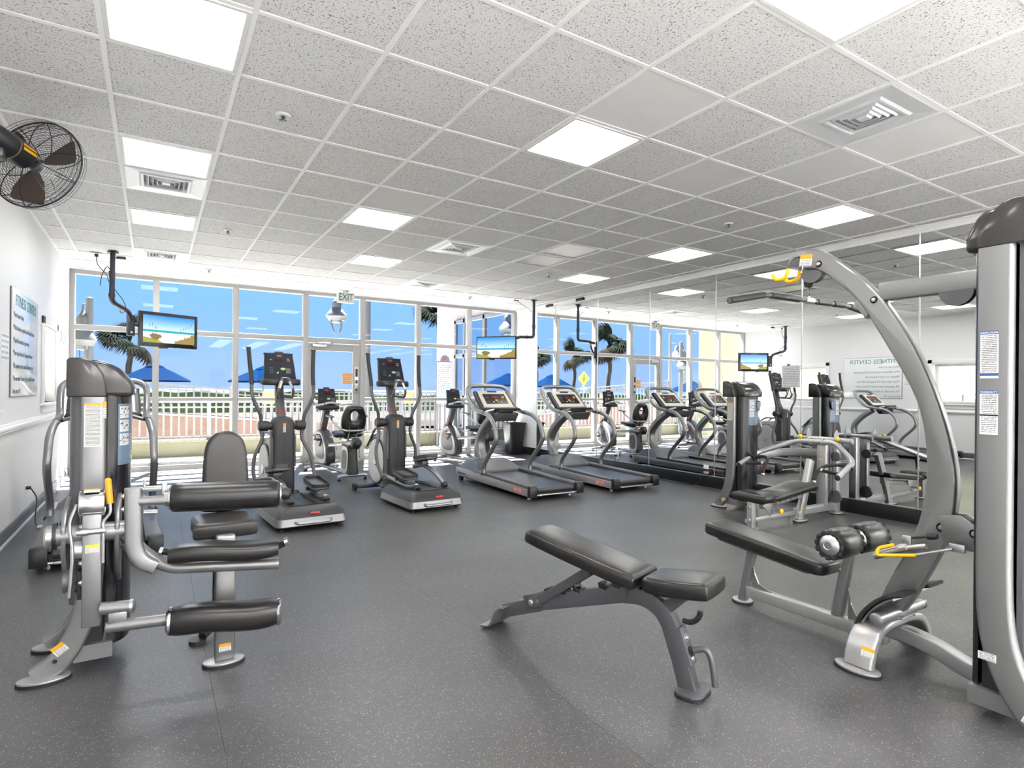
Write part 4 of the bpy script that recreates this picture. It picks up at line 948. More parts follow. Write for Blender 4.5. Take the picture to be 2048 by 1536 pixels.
    for s in (-1, 1): obj('arm_grip', MB().cushion(rr(.05, .22, .02), fr((s*.25, .22, .885), (1, 0, 0), (0, 1, .08)), .025, .01), midgrey, ar, smooth=50)
    return t
b1 = make_bike('recumbent bike standing in front of the glass door')
b1.location = (2.39, 8.11, 0); b1.rotation_euler = (0, 0, R(5.8))
b2 = dup(b1, (4.70, 8.40, 0), R(5.8), 'recumbent bike half hidden behind the treadmill console', 'recumbent bikes')
# ================================================================== STRENGTH MACHINES
def bolt(parent, p, d, r=.012, world=True, name='bolt', m=None):
    return obj(name, MB().lathe([(0, .010), (r*.75, .009), (r, .004), (r, 0), (r*1.5, 0), (r*1.5, -.002)], p, d, 10), m or steel, parent, world)
def foot_plate(parent, c, a, b, ang=0, name='foot_plate'):
    rot = lambda o: [(x*math.cos(ang)-y*math.sin(ang), x*math.sin(ang)+y*math.cos(ang)) for x, y in o]
    p = obj(name, MB().prism(rot(ell(a, b, 28)), XY(.010), .010, .003).v and MB().prism([(x+c[0], y+c[1]) for x, y in rot(ell(a, b, 28))], XY(.011), .010, .003), lsilver, parent, True)
    obj('rubber_sole', MB().prism([(x+c[0], y+c[1]) for x, y in rot(ell(a*1.03, b*1.05, 28))], XY(0), .011), rubber, p, True, 0)
    return p
def tower(parent, O, F, A, width, H, cw=.10, logo=True, depth=.085, pl_a=.5, flare=.13, ft=0.0):
    """weight tower: two silver channels curving into feet, dark front and back shrouds, cap"""
    O = V((O[0], O[1], 0)); F = V((F[0], F[1], 0)); A = V((A[0], A[1], 0)); Z = V((0, 0, 1))
    P = lambda f, a, z: O + F*f + A*a + Z*z
    hc = H-.175
    for k, a in enumerate((.025, width-.025)):
        path = [P(cw*.5, a, hc)] + [P(f, a, z) for f, z in ((cw*.5, .62), (cw*.46, .45), (cw*.3, .31), (-cw*.1, .18), (-cw*.75, .075), (-flare, .02))]
        path = [path[0]] + cat(path[1:], 5)
        ch = obj('side_channel', MB().sweep(path, rr(.05, cw, .014, 3), A), silver, parent, True, 40)
        c = P(-flare*.80, a + (-.01 if k == 0 else .01), 0)
        foot_plate(ch, c, .095, .058, math.atan2(F.y, F.x)); bolt(ch, P(-flare*.55, a + (-.025 if k == 0 else .025), .085), A*(-1 if k == 0 else 1), .006, m=darkgrey)
    # front shroud (bowed)
    hwid = width/2-.056
    out = [(cw+.004 + depth*max(0, math.sin(t_))**.75, width/2 - hwid*math.cos(t_)) for t_ in [math.pi*i/20 for i in range(21)]]
    rings = [[P(f, a, z) for f, a in out] for z in (.10, hc+.01)]
    sh_ = obj('front_shroud', MB().loft(rings), shroud, parent, True, 50)
    obj('weight_stack', MB().loft([[P(f, a, z) for f, a in ((.012, .055), (cw-.01, .055), (cw-.01, width-.055), (.012, width-.055))] for z in (.10, hc)]), blackp, parent, True, 0)
    bo = cat2([(-.004, .058), (-.035, .07), (-.05, .14), (-.05, width-.14), (-.035, width-.07), (-.004, width-.058)], 4)
    obj('back_shroud', MB().loft([[P(f, a, z) for f, a in bo] for z in (.30, hc+.01)]), gunmetal, parent, True, 50)
    obj('base_box', MB().loft([[P(f, a, z) for f, a in ((-.02, .03), (cw+.03, .03), (cw+.03, width-.03), (-.02, width-.03))] for z in (.05, .12)]), silver, parent, True, 0)
    # slot with the pin stack
    so = obj('selector_slot', MB().loft([[P(cw+depth+.0015, width*.62 + x, .62 + y) for x, y in rr(.05, .40, .024)], [P(cw+depth-.004, width*.62 + x, .62 + y) for x, y in rr(.05, .40, .024)]]), blackp, sh_, True, 0)
    # cap: two side caps over the channels and a domed middle
    pc = [(-.052, hc), (-.052, H-.012), (-.042, H-.002), (.0, H), (.035, H-.012), (.06, H-.035), (.08, H-.07), (cw-.004, H-.115), (cw+.002, hc)]
    for a in (-.003, width-.055):
        sc_ = obj('side_cap', MB().prism(pc, (P(0, a, 0), F, Z, A), .058, .006, 2), captop, parent, True, 50)
    pm = [(-.048, hc), (-.048, H-.02), (-.03, H-.008), (cw*.5, H-.006), (cw, H-.016), (cw+depth*.5, H-.04), (cw+depth*.85, H-.075), (cw+depth+.012, H-.115), (cw+depth+.014, hc)]
    cap = obj('cap', MB().prism(pm, (P(0, .05, 0), F, Z, A), width-.10, .022, 3), captop, parent, True, 60)
    obj('cap_recess', MB().box(P(.03, width/2, H-.006), (abs(F.x)*.05+abs(A.x)*.12, abs(F.y)*.05+abs(A.y)*.12, .004), .001), blackp, cap, True)
    fF = (P(cw+depth+.0145, width/2, H-.148), A if A.cross(Z).dot(F) > 0 else -A, Z, F)
    if logo:
        bd = obj('logo_band', MB().prism(rr(width*.50, .038, .004), fF, .002), dark_ink, cap, True, 0)
        text('logo_text', 'CALGYM', .034, fF, white_ink, bd, True, sx=1.1, z0=.002)
    def wrap(name, m, t0, t1, z0, z1):
        """printed sheet that follows the bow of the shroud"""
        k = 10; vs = []; uvs = []
        off = wloc(sh_)
        for i in range(k+1):
            t_ = R(t0 + (t1-t0)*i/k); c_ = P(cw+.006 + depth*max(0, math.sin(t_))**.75, width/2 - (hwid+.0015)*math.cos(t_), 0) - off
            for z in (z0, z1): vs.append((c_.x, c_.y, z)); uvs.append((i/k, 0 if z == z0 else 1))
        if A.cross(Z).dot(F) < 0: uvs = [(1-u, v) for u, v in uvs]
        me = bpy.data.meshes.new(name); me.from_pydata(vs, [], [(2*i, 2*i+2, 2*i+3, 2*i+1) for i in range(k)]); lay = me.uv_layers.new(name='UVMap')
        for l in me.loops: lay.data[l.index].uv = uvs[l.vertex_index]
        me.materials.append(m); o_ = bpy.data.objects.new(name, me); C.objects.link(o_); o_.parent = sh_; return o_
    return P, sh_, cap, fF, wrap

# ------------------------------------------------------------------ leg extension machine
lg = thing('leg_machine', 'silver leg extension machine with three black rollers and an orange lever', 'gym machine', (0.0, 3.1, 0))
P, shr, cap_, fF, wrap = tower(lg, (-.273, 3.188), (1, 0), (0, 1), .41, 1.412, .093, depth=.088, flare=.15)
wrap('exercise_placard', placard_m, 18, 100, .92, 1.205)
decal('warning_sheet', .064, .195, fr((-.228, 3.1875, 1.112), (1, 0, 0), (0, 0, 1)), warn_tall, lg, True)
decal('red_label', .014, .075, fr((-.186, 3.1875, 1.18), (1, 0, 0), (0, 0, 1)), warn_small, lg, True)
decal('warning_tag', .05, .045, fr((-.338, 3.1875, .135), (1, 0, .75), (-.75, 0, 1)), warn_small, lg, True)
# carrier plate and pivot
obj('pivot_plate', MB().prism([(3.20, .80), (3.20, .40), (3.06, .48), (2.985, .60), (2.98, .70), (3.04, .76)], YZ(-.318), .018, .004).prism([(3.20, .80), (3.20, .40), (3.06, .48), (2.985, .60), (2.98, .70), (3.04, .76)], YZ(-.135), .018, .004), silver, lg, True)
pv = obj('pivot_tube', MB().cyl((-.335, 3.02, .665), (-.10, 3.02, .665), .040, n=22), silver, lg, True)
obj('pivot_cap', MB().lathe([(0, 0), (.044, 0), (.044, .03), (.036, .038), (0, .038)], (-.335, 3.02, .665), (-1, 0, 0), 20).lathe([(0, 0), (.048, 0), (.048, .022), (.03, .03), (0, .03)], (-.10, 3.02, .665), (1, 0, 0), 20), steel, pv, True)
obj('pivot_ring', MB().lathe([(.03, 0), (.056, 0), (.056, .012), (.03, .012)], (-.345, 3.02, .665), (1, 0, 0), 20), blackp, pv, True)
# swing arm with chrome cam guard
sw = obj('swing_arm', MB().span((-.245, 2.955, .285), (-.178, 3.0, .80), .006), silver, lg, True)
decal('caution_tag', .045, .034, fr((-.210, 2.9545, .612), (1, 0, 0), (0, 0, 1)), caution, sw, True)
gpath = cat([(0, 3.035, .765), (0, 2.98, .748), (0, 2.945, .765), (0, 2.935, .80), (0, 2.95, .835), (0, 2.99, .848), (0, 3.03, .838)], 5)
obj('cam_guard', MB().sweep([p + V((-.212, 0, 0)) for p in gpath], rr(.088, .008, .003, 2), (1, 0, 0)), chrome, sw, True, 60)
decal('guard_tag', .055, .03, fr((-.212, 2.962, .8475), (1, 0, 0), (0, 1, .35)), warn_small, sw, True, z0=.004)
obj('cam_disc', MB().lathe([(0, -.03), (.045, -.03), (.045, .03), (0, .03)], (-.255, 3.02, .60), (1, 0, 0), 20), steel, sw, True)
for z in (.70, .55, .47): bolt(sw, (-.248, 2.98, z), (-1, 0, 0), .010)
obj('cable_pulley', MB().lathe([(0, -.012), (.05, -.012), (.046, 0), (.05, .012), (0, .012)], (-.30, 3.04, .47), (1, 0, 0), 20), midgrey, lg, True)
obj('stop_pad', MB().cyl((-.27, 3.0, .45), (-.245, 3.0, .45), .022, n=12).span((-.262, 2.975, .40), (-.245, 3.03, .52), .004), rubber, lg, True)
# lever with orange grip
lv = obj('range_lever', MB().tube(cat([(-.172, 2.95, .55), (-.172, 2.945, .68), (-.172, 2.95, .72), (-.150, 2.95, .755), (-.150, 2.95, .80), (-.158, 2.95, .90)], 5), .006, 8), steel, lg, True)
obj('lever_grip', MB().tube([(-.150, 2.95, .796), (-.158, 2.95, .894)], .0125, 12).lathe([(.0125, 0), (.009, .006), (0, .009)], (-.158, 2.95, .894), (-.08, 0, 1), 12), orange, lv, True)
obj('pin_lever', MB().tube(cat([(-.262, 2.955, .80), (-.285, 2.95, .72), (-.275, 2.95, .60), (-.285, 2.96, .42)], 5), .006, 8), steel, lg, True)
obj('spring_pin', MB().cyl((-.262, 2.945, .685), (-.165, 2.945, .685), .012, n=12).cyl((-.25, 2.945, .685), (-.225, 2.945, .685), .016, n=12), steel, lg, True)
# roller carrier
obj('carrier_tube', MB().tube(fil([(-.11, 3.02, .655), (-.02, 2.97, .56), (.06, 2.93, .497), (.50, 2.835, .478)], .12, 6), .026, 12).tube([(-.10, 3.03, .60), (-.03, 2.98, .53), (.0, 2.96, .51)], .022, 12), silver, lg, True, 60)
ub = obj('upright_bar', MB().sweep(cat([(-.068, 2.95, .853), (-.066, 2.95, .70), (-.062, 2.95, .60), (-.035, 2.947, .54), (.015, 2.942, .508)], 5), rr(.05, .066, .016, 3), (0, 1, 0)), silver, lg, True, 50)
for z in (.82, .765): bolt(ub, (-.103, 2.95, z), (-1, 0, 0), .009)
obj('thigh_post', MB().cyl((-.04, 2.94, .795), (.055, 2.895, .80), .021, n=16).cyl((-.03, 2.95, .745), (.02, 2.95, .742), .010, n=10), steel, lg, True)
obj('thigh_pin', MB().cyl((-.035, 2.955, .845), (.07, 2.93, .845), .012, n=12).span((.035, 2.92, .82), (.055, 2.95, .87), .004).tube([(-.03, 2.95, .845), (-.028, 2.95, .885)], .006, 8), steel, lg, True)
def roller(parent, a, b, r, name, wav=.0, caps=True):
    a, b = vv(a), vv(b); L = (b-a).length; d = (b-a).normalized()
    pr = [(r*.80, 0), (r*.93, .004), (r, .016)] + [(r*(1 - wav*math.sin(math.pi*k/10)**2*math.cos(k*1.1)), .016+(L-.032)*k/10) for k in range(1, 10)] + [(r, L-.016), (r*.93, L-.004), (r*.80, L)]
    o = obj(name, MB().lathe(pr, a, d, 30), vinyl, parent, True, 60)
    if caps:
        for p, e in ((a, -d), (b, d)):
            obj('end_cap', MB().lathe([(r*.80, -.004), (r*.76, .006), (r*.45, .013), (r*.40, .010), (0, .010)], p, e, 20), chrome, o, True, 40)
    return o
r1 = roller(lg, (.070, 2.885, .810), (.497, 2.815, .803), .062, 'thigh_roller')
obj('end_knob', MB().lathe([(.026, 0), (.028, .012), (.026, .032), (.018, .04), (0, .042)], (.503, 2.815, .801), (1, -.16, -.02), 18), blackp, r1, True)
obj('roller_collar', MB().lathe([(.030, -.022), (.034, -.018), (.040, 0), (.026, 0)], (.068, 2.885, .810), (1, -.16, 0), 18), chrome, r1, True)
# knee pad: slightly hollow
def saddle(parent, a, b, w, t, name, dip):
    a, b = vv(a), vv(b); d = (b-a).normalized(); s = V((0, 0, 1)).cross(d).normalized(); n = d.cross(s); rings = []
    m = 16
    for i in range(m+1):
        u = i/m; p = a + (b-a)*u + n*(dip*math.sin(math.pi*2*u)*.8 + dip*(u-.5)); k = 1 - .16*(abs(2*u-1)**8)
        rings.append([p + s*x*k + n*y*k for x, y in rr(w, t, t*.42, 4)])
    return obj(name, MB().loft(rings), vinyl, parent, True, 60)
kp = saddle(lg, (.066, 2.875, .572), (.490, 2.795, .562), .13, .072, 'knee_pad', .008)
obj('pad_tube', MB().cyl((.035, 2.895, .585), (.07, 2.88, .575), .014, n=12).cyl((.49, 2.80, .565), (.522, 2.785, .585), .014, n=12), blackp, lg, True)
obj('pad_tube_cap', MB().cyl((.030, 2.88, .587), (.042, 2.876, .584), .019, n=14).cyl((.516, 2.785, .584), (.53, 2.78, .590), .019, n=14), chrome, lg, True)
# ankle roller with its slide
an = obj('ankle_slide', MB().cyl((-.178, 2.93, .365), (-.075, 2.915, .362), .026, n=16).span((-.15, 2.895, .295), (-.085, 2.925, .35), .004), silver, lg, True)
obj('slide_cap', MB().lathe([(.028, 0), (.028, .012), (.02, .018), (0, .018)], (-.075, 2.915, .362), (1, -.14, 0), 14), steel, an, True)
obj('ankle_tube', MB().cyl((-.155, 2.915, .290), (.08, 2.875, .292), .024, n=16), silver, lg, True)
r2 = saddle(lg, (.072, 2.878, .283), (.492, 2.80, .268), .128, .124, 'ankle_roller', .008)
obj('end_cap', MB().lathe([(.058, -.006), (.062, .004), (.05, .014), (.03, .017), (0, .017)], (.493, 2.80, .268), (1, -.18, -.02), 22), chrome, r2, True, 40)
obj('end_cap', MB().lathe([(.058, -.006), (.060, .004), (.045, .014), (.024, .016)], (.071, 2.878, .283), (-1, .18, .02), 22), chrome, r2, True, 40)
obj('lower_tube', MB().tube([(-.13, 3.10, .225), (.28, 3.03, .225)], .02, 12), silver, lg, True)
decal('caution_tag', .05, .022, fr((-.06, 3.066, .235), (1, -.17, 0), (0, 0, 1)), caution, lg, True)
# seat post, seat, back
sp = obj('seat_post', MB().span((.250, 2.972, .02), (.335, 3.032, .60), .012), silver, lg, True)
foot_plate(sp, (.29, 3.0), .088, .055); decal('warning_tag', .05, .035, fr((.292, 2.9715, .085), (1, 0, 0), (0, 0, 1)), warn_small, sp, True)
bolt(sp, (.30, 2.971, .455), (0, -1, 0), .008)
obj('seat_beam', MB().span((.26, 3.0, .50), (.325, 3.42, .555), .008), silver, lg, True)
obj('seat_pad', MB().cushion(cat2([(-.122, -.15), (.122, -.15), (.128, -.10), (.118, .16), (-.118, .16), (-.128, -.10)], 4, True), fr((.302, 3.215, .565), (1, 0, 0), (0, 1, -.02)), .075, .022), vinylw, lg, True, 60)
bk = [(-.10, -.20), (.10, -.20), (.112, -.15), (.105, .05), (.09, .15), (.05, .20), (0, .213), (-.05, .20), (-.09, .15), (-.105, .05), (-.112, -.15)]
obj('backrest', MB().cushion(cat2(bk, 4, True), fr((.328, 3.42, .84), (1, 0, 0), (0, .10, 1)), .055, .02), vinylw, lg, True, 60)
obj('back_stay', MB().tube([(.30, 3.42, .52), (.31, 3.47, .62), (.325, 3.455, .95)], .02, 10), silver, lg, True)
obj('rear_foot', MB().tube([(.22, 3.30, .03), (.29, 3.38, .05), (.295, 3.40, .52)], .022, 10).cyl((.20, 3.30, 0), (.20, 3.30, .022), .04, n=16), darkgrey, lg, True)

# ------------------------------------------------------------------ lat pulldown and row machine
lt = thing('lat_pulldown_machine', 'silver lat pulldown machine with tall curved arm, tower and padded bench', 'gym machine', (3.085, 1.45, 0))
P, shr, cap_, fF, wrap = tower(lt, (2.775, .878), (0, 1), (1, 0), .60, 2.04, .112, logo=True, depth=.05, flare=.20)
xf = 2.7748
def side(y, z): return fr((xf, y, z), (0, -1, 0), (0, 0, 1))
decal('inspection_sheet', .058, .184, side(.947, 1.443), inspect, lt, True)
text('sheet_title', 'INSPECTIONS', .0092, side(.947, 1.5285), white_ink, lt, True, z0=.0013)
decal('warranty_sheet', .058, .172, side(.947, 1.217), warranty, lt, True)
text('sheet_title', 'WARRANTY', .0098, side(.947, 1.2965), white_ink, lt, True, z0=.0013)
decal('maker_tag', .058, .03, side(.945, .245+.02), info_tag, lt, True)
decal('warning_tag', .05, .036, fr((xf, .81, .075), (0, -1, -.35), (0, -.35, 1)), warn_small, lt, True)
outer = [(1.906, 2.074), (1.82, 2.071), (1.71, 1.996), (1.557, 1.853), (1.439, 1.699), (1.306, 1.448), (1.202, 1.147), (1.162, .901), (1.179, .694), (1.237, .521), (1.338, .304), (1.425, .155)]
inner = [(1.89, 1.973), (1.791, 1.943), (1.605, 1.77), (1.46, 1.528), (1.325, 1.259), (1.282, 1.025), (1.29, .789), (1.341, .59), (1.427, .399), (1.517, .173)]
armm = obj('curved_arm', MB().prism(cat2(outer, 4) + cat2(inner, 4)[::-1], YZ(3.055), .065, .012, 2), silver, lt, True, 45)
obj('cross_bar', MB().span((3.06, .99, 1.748), (3.115, 1.50, 1.838), .010), silver, armm, True)
decal('warning_tag', .07, .062, fr((3.0548, 1.872, 2.018), (0, -1, -.12), (0, -.12, 1)), warn_small, armm, True)
for y, z in ((1.80, 1.985), (1.515, 1.755), (1.05, 1.775)): bolt(armm, (3.055, y, z), (-1, 0, 0), .012)
for y, z, r in ((1.845, 1.955, .062), (1.17, 1.752, .066)):
    obj('pulley', MB().lathe([(0, -.014), (r, -.014), (r*.9, 0), (r, .014), (0, .014)], (3.087, y, z), (1, 0, 0), 28), gunmetal, armm, True)
    obj('pulley_guard', MB().prism([(r*1.02*math.cos(R(a)), r*1.02*math.sin(R(a))) for a in range(180, 361, 15)], (V((3.062, y, z)), V((0, 1, 0)), V((0, 0, 1)), V((1, 0, 0))), .004), midgrey, armm, True, 0)
obj('arm_bracket', MB().prism([(1.535, 1.70), (1.60, 1.775), (1.62, 1.755), (1.56, 1.665)], YZ(3.06), .05, .004), silver, armm, True)
for s in (-1, 1):
    x = 3.087 + s*.055
    hk = obj('bar_hook', MB().tube(cat([(3.087, 1.90, 2.045), (x*.4+3.087*.6, 1.935, 2.05), (x, 1.955, 2.02), (x, 1.965, 1.97), (x, 1.99, 1.935), (x, 2.035, 1.935), (x, 2.06, 1.965)], 5), .0075, 8), gunmetal, armm, True)
    obj('hook_sleeve', MB().tube(cat([(x, 1.963, 1.985), (x, 1.968, 1.958), (x, 1.99, 1.935), (x, 2.035, 1.935), (x, 2.06, 1.967)], 5), .0115, 10), yellow, hk, True)
obj('cable_stop', MB().lathe([(.008, .0), (.018, -.01), (.024, -.035), (.02, -.06), (.006, -.065)], (3.087, 1.875, 1.935), (0, 0, 1), 14), rubber, lt, True)
obj('snap_hook', MB().tube([(3.087 + .014*math.cos(R(a)), 1.875, 1.845 + .034*math.sin(R(a))) for a in range(0, 360, 24)], .004, 6, True), gunmetal, lt, True)
lb = thing('lat_bar', 'black angled lat bar hanging from the curved arm by a snap hook', 'lat bar', (3.087, 1.875, 1.80))
lbp = fil([(2.41, 1.87, 1.738), (2.70, 1.87, 1.795), (3.09, 1.875, 1.800), (3.48, 1.88, 1.805), (3.75, 1.88, 1.775)], .06)
obj('bar', MB().tube(lbp, .0125, 12), gunmetal, lb, True, 60)
for a, b in (((2.412, 1.87, 1.7385), (2.68, 1.87, 1.791)), ((2.74, 1.87, 1.7955), (3.0, 1.874, 1.799)), ((3.17, 1.876, 1.801), (3.30, 1.878, 1.803)), ((3.34, 1.878, 1.8035), (3.45, 1.88, 1.8045)), ((3.52, 1.88, 1.801), (3.745, 1.88, 1.776))):
    obj('grip', MB().cyl(a, b, .0165, n=14), blackp, lb, True, 60)
obj('swivel', MB().cyl((3.05, 1.8745, 1.800), (3.125, 1.8755, 1.8005), .0185, n=14).span((3.078, 1.868, 1.805), (3.096, 1.882, 1.825), .003), steel, lb, True)
# base arch, rail
arch = cat([(2.80, 1.44, .02), (2.825, 1.44, .10), (2.885, 1.44, .165), (2.97, 1.44, .19), (3.085, 1.44, .195), (3.20, 1.44, .19), (3.285, 1.44, .165), (3.345, 1.44, .10), (3.37, 1.44, .02)], 4)
ar_ = obj('base_arch', MB().sweep(arch, rr(.13, .042, .014, 3), (0, 1, 0)), lsilver, lt, True, 50)
for x in (2.79, 3.38): foot_plate(ar_, (x, 1.44), .06, .10)
decal('warning_tag', .055, .042, fr((2.806, 1.40, .095), (0, -1, 0), (.35, 0, 1)), warn_small, ar_, True, z0=.006)
obj('arm_flange', MB().box((3.085, 1.44, .221), (.13, .17, .012), .003), lsilver, ar_, True)
for x, y in ((3.04, 1.38), (3.13, 1.38)): bolt(ar_, (x, y, .227), (0, 0, 1), .010)
rl_ = obj('base_rail', MB().sweep(cat([(3.085, 1.52, .135), (3.085, 1.36, .135), (3.085, 1.24, .115), (3.085, 1.12, .075), (3.085, 1.0, .06)], 4), rr(.07, .075, .010, 3), (1, 0, 0)), lsilver, lt, True, 50)
obj('bench_beam', MB().span((3.052, 1.45, .052), (3.118, 2.235, .118), .010), lsilver, lt, True)
obj('beam_flange', MB().box((3.045, 1.50, .12), (.012, .06, .07), .003), lsilver, lt, True); bolt(lt, (3.038, 1.50, .12), (-1, 0, 0), .010)
p1 = obj('bench_post', MB().sweep([(3.085, 2.275, .015), (3.085, 2.205, .36)], rr(.055, .055, .022, 3), (1, 0, 0)), silver, lt, True, 50)
foot_plate(p1, (3.09, 2.28), .055, .06)
obj('bench_post', MB().sweep([(3.085, 1.70, .10), (3.085, 1.655, .36)], rr(.055, .06, .022, 3), (1, 0, 0)), silver, lt, True, 50)
obj('roller_post', MB().sweep([(3.085, 1.655, .34), (3.085, 1.62, .53)], rr(.045, .05, .015, 3), (1, 0, 0)), silver, lt, True, 50)
for y0, z1 in ((2.205, .25), (1.64, .28)):
    obj('gusset', MB().prism([(y0, .118), (y0-.13 if y0 > 2 else y0-.14, .118), (y0-.04, .145), (y0-.012, .20), (y0 + .0, z1)], YZ(3.08), .010), silver, lt, True, 0)
Fp = fr((3.085, 2.105, .427), (1, 0, 0), (0, .75, .073))
obj('bench_pad', MB().cushion(sh(rr(.235, .78, .055), 0, 0), (Fp[0]-Fp[3]*.07, Fp[1], Fp[2], Fp[3]), .07, .018, .003), vinyl, lt, True, 60)
obj('pad_board', MB().prism(rr(.16, .60, .02), (Fp[0]-Fp[3]*.088, Fp[1], Fp[2], Fp[3]), .016), gunmetal, lt, True, 0)
obj('roller_axle', MB().cyl((2.85, 1.62, .53), (3.33, 1.62, .53), .013, n=12), steel, lt, True)
for a, b in ((2.865, 3.055), (3.115, 3.315)):
    m = MB(); L = b-a; rr_ = .072
    m.lathe([(.05, .006), (.062, -.004), (.072, .010), (.077, L*.35), (.077, L*.65), (.072, L-.010), (.062, L+.004), (.05, L-.006)], (a, 1.62, .53), (1, 0, 0), 30)
    ro = obj('thigh_roller', m, vinyl, lt, True, 60)
    for p, e in ((a, -1), (b, 1)):
        pts = []
        for k in range(48):
            an_ = 2*math.pi*k/48; q = .062 + (.004 if k % 4 < 2 else -.002); pts.append((p + e*(.004 if k % 4 < 2 else -.001), 1.62 + q*math.cos(an_), .53 + q*math.sin(an_)))
        obj('gathered_edge', MB().tube(pts, .009, 6, True), rubber, ro, True, 60)
        obj('end_cap', MB().lathe([(.054, -.006), (.053, .002), (.030, .016), (.020, .018), (.018, .015), (0, .016)], (p, 1.62, .53), (e, 0, 0), 14), steel, ro, True, 25)
# foot plates
for s in (-1, 1):
    xc = 3.085 + s*.135
    ps = cat([(xc, 1.30, .372), (xc, 1.385, .335), (xc, 1.455, .262), (xc, 1.495, .185), (xc, 1.505, .125)], 5)
    fp = obj('foot_rest', MB().sweep(ps, [(x*(1), y) for x, y in rr(.15, .016, .006, 2)], (1, 0, 0)), rubber, lt, True, 50)
    obj('rest_backing', MB().sweep([p + V((0, -.016, -.01)) for p in ps[3:-3]], rr(.13, .010, .003, 2), (1, 0, 0)), silver, fp, True, 50)
    obj('rest_tube', MB().cyl((xc + s*.075, 1.40, .235), (3.085, 1.40, .235), .028, n=18).lathe([(.030, 0), (.030, .008), (.022, .014), (0, .014)], (xc + s*.075, 1.40, .235), (s, 0, 0), 18), silver, fp, True)
    obj('rest_rib', MB().prism([(1.43, .245), (1.36, .33), (1.40, .32), (1.465, .25)], YZ(xc-.005), .01), midgrey, fp, True, 0)
# low pulley bracket and row handle
lp = obj('pulley_bracket', MB().prism([(1.22, .74), (1.14, .75), (1.06, .70), (1.03, .64), (1.03, .60), (1.20, .60)], YZ(3.045), .010, .003).prism([(1.22, .74), (1.14, .75), (1.06, .70), (1.03, .64), (1.03, .60), (1.20, .60)], YZ(3.115), .010, .003), silver, lt, True)
obj('low_pulley', MB().lathe([(0, -.014), (.07, -.014), (.062, 0), (.07, .014), (0, .014)], (3.085, 1.07, .67), (1, 0, 0), 28), gunmetal, lp, True)
bolt(lp, (3.045, 1.085, .68), (-1, 0, 0), .014); bolt(lp, (3.055, 1.215, .68), (-1, 0, 0), .014)
obj('swivel_pin', MB().cyl((3.0, 1.33, .615), (3.0, 1.24, .64), .006, n=8).lathe([(0, 0), (.014, .004), (.016, .03), (.010, .045), (0, .046)], (3.0, 1.25, .637), (0, -1, .28), 12), blackp, lt, True)
rh = thing('row_handle', 'short chrome row handle with yellow coated loop resting against the arm', 'handle', (3.0, 1.35, .5))
obj('tube_grip', MB().cyl((2.985, 1.465, .500), (2.995, 1.35, .560), .017, n=18).cyl((2.995, 1.35, .560), (3.0, 1.25, .595), .013, n=14), steel, rh, True)
obj('bore', MB().cyl((2.9846, 1.4655, .4995), (2.9855, 1.46, .5025), .0125, n=14), blackp, rh, True)
obj('clamp', MB().lathe([(.0, -.02), (.02, -.02), (.022, 0), (.02, .02), (0, .02)], (2.996, 1.345, .563), (0, -.9, .42), 14).span((2.99, 1.31, .57), (3.006, 1.35, .625), .004), steel, rh, True)
obj('yellow_loop', MB().tube(fil([(2.975, 1.375, .575), (2.965, 1.44, .548), (2.955, 1.445, .512), (2.965, 1.30, .545), (2.97, 1.28, .55)], .025), .008, 10), yellow, rh, True)
obj('rod', MB().tube([(2.97, 1.29, .548), (3.0, 1.15, .605)], .006, 8).box((3.01, 1.135, .612), (.02, .06, .035), .004), steel, rh, True)

# ------------------------------------------------------------------ chest press by the mirror
ps_ = thing('chest_press_machine', 'silver chest press machine with wide bent arms standing against the mirror', 'gym machine', (5.6, 3.6, 0))
P, shr, cap_, fF, wrap = tower(ps_, (5.40, 4.215), (0, -1), (1, 0), .41, 1.412, .10, depth=.088, flare=.13)
wrap('exercise_placard', placard_m, 62, 138, .93, 1.215)
crest = obj('crest', MB().prism([(-.035, .045), (0, .055), (.035, .045), (.035, 0), (.02, -.045), (0, -.06), (-.02, -.045), (-.035, 0)], fr((5.695, 4.215-.188, 1.145), (1, 0, 0), (0, 0, 1)), .003, z0=.002), dark_ink, shr, True, 0)
obj('crest_field', MB().prism([(-.026, .034), (0, .042), (.026, .034), (.026, 0), (.015, -.033), (0, -.044), (-.015, -.033), (-.026, 0)], fr((5.695, 4.215-.188, 1.145), (1, 0, 0), (0, 0, 1)), .002, z0=.005), mat('crest_blue', (.20, .25, .32), .4), crest, True, 0)
decal('warning_sheet', .06, .195, fr((5.3995, 4.165, 1.08), (0, -1, 0), (0, 0, 1)), warn_tall, ps_, True)
decal('warning_tag', .05, .035, fr((5.3995, 4.245, .10), (0, -1, .6), (0, .6, 1)), warn_small, ps_, True)
obj('link_beam', MB().sweep(fil([(5.78, 4.03, .60), (5.95, 3.85, .625), (6.05, 3.56, .64)], .15, 6), rr(.05, .085, .012, 3), (0, 0, 1)) if False else MB().sweep(cat([(5.76, 4.05, .58), (5.92, 3.92, .625), (6.03, 3.72, .645), (6.05, 3.52, .65)], 5), [(y, x) for x, y in rr(.05, .085, .012, 3)], (0, 0, 1)), silver, ps_, True, 50)
cl = obj('column', MB().span((6.195, 3.43, .02), (6.275, 3.51, .80), .010).span((5.985, 3.43, .10), (6.045, 3.53, .80), .008), lsilver, ps_, True)
foot_plate(cl, (6.235, 3.45), .085, .06)
decal('warning_tag', .035, .04, fr((5.9845, 3.48, .60), (0, -1, 0), (0, 0, 1)), warn_small, cl, True)
for y, z, r in ((3.40, .20, .065), (3.40, .62, .05)):
    obj('pulley', MB().lathe([(0, -.013), (r, -.013), (r*.88, 0), (r, .013), (0, .013)], (6.12, y, z), (1, 0, 0), 26), midgrey, cl, True)
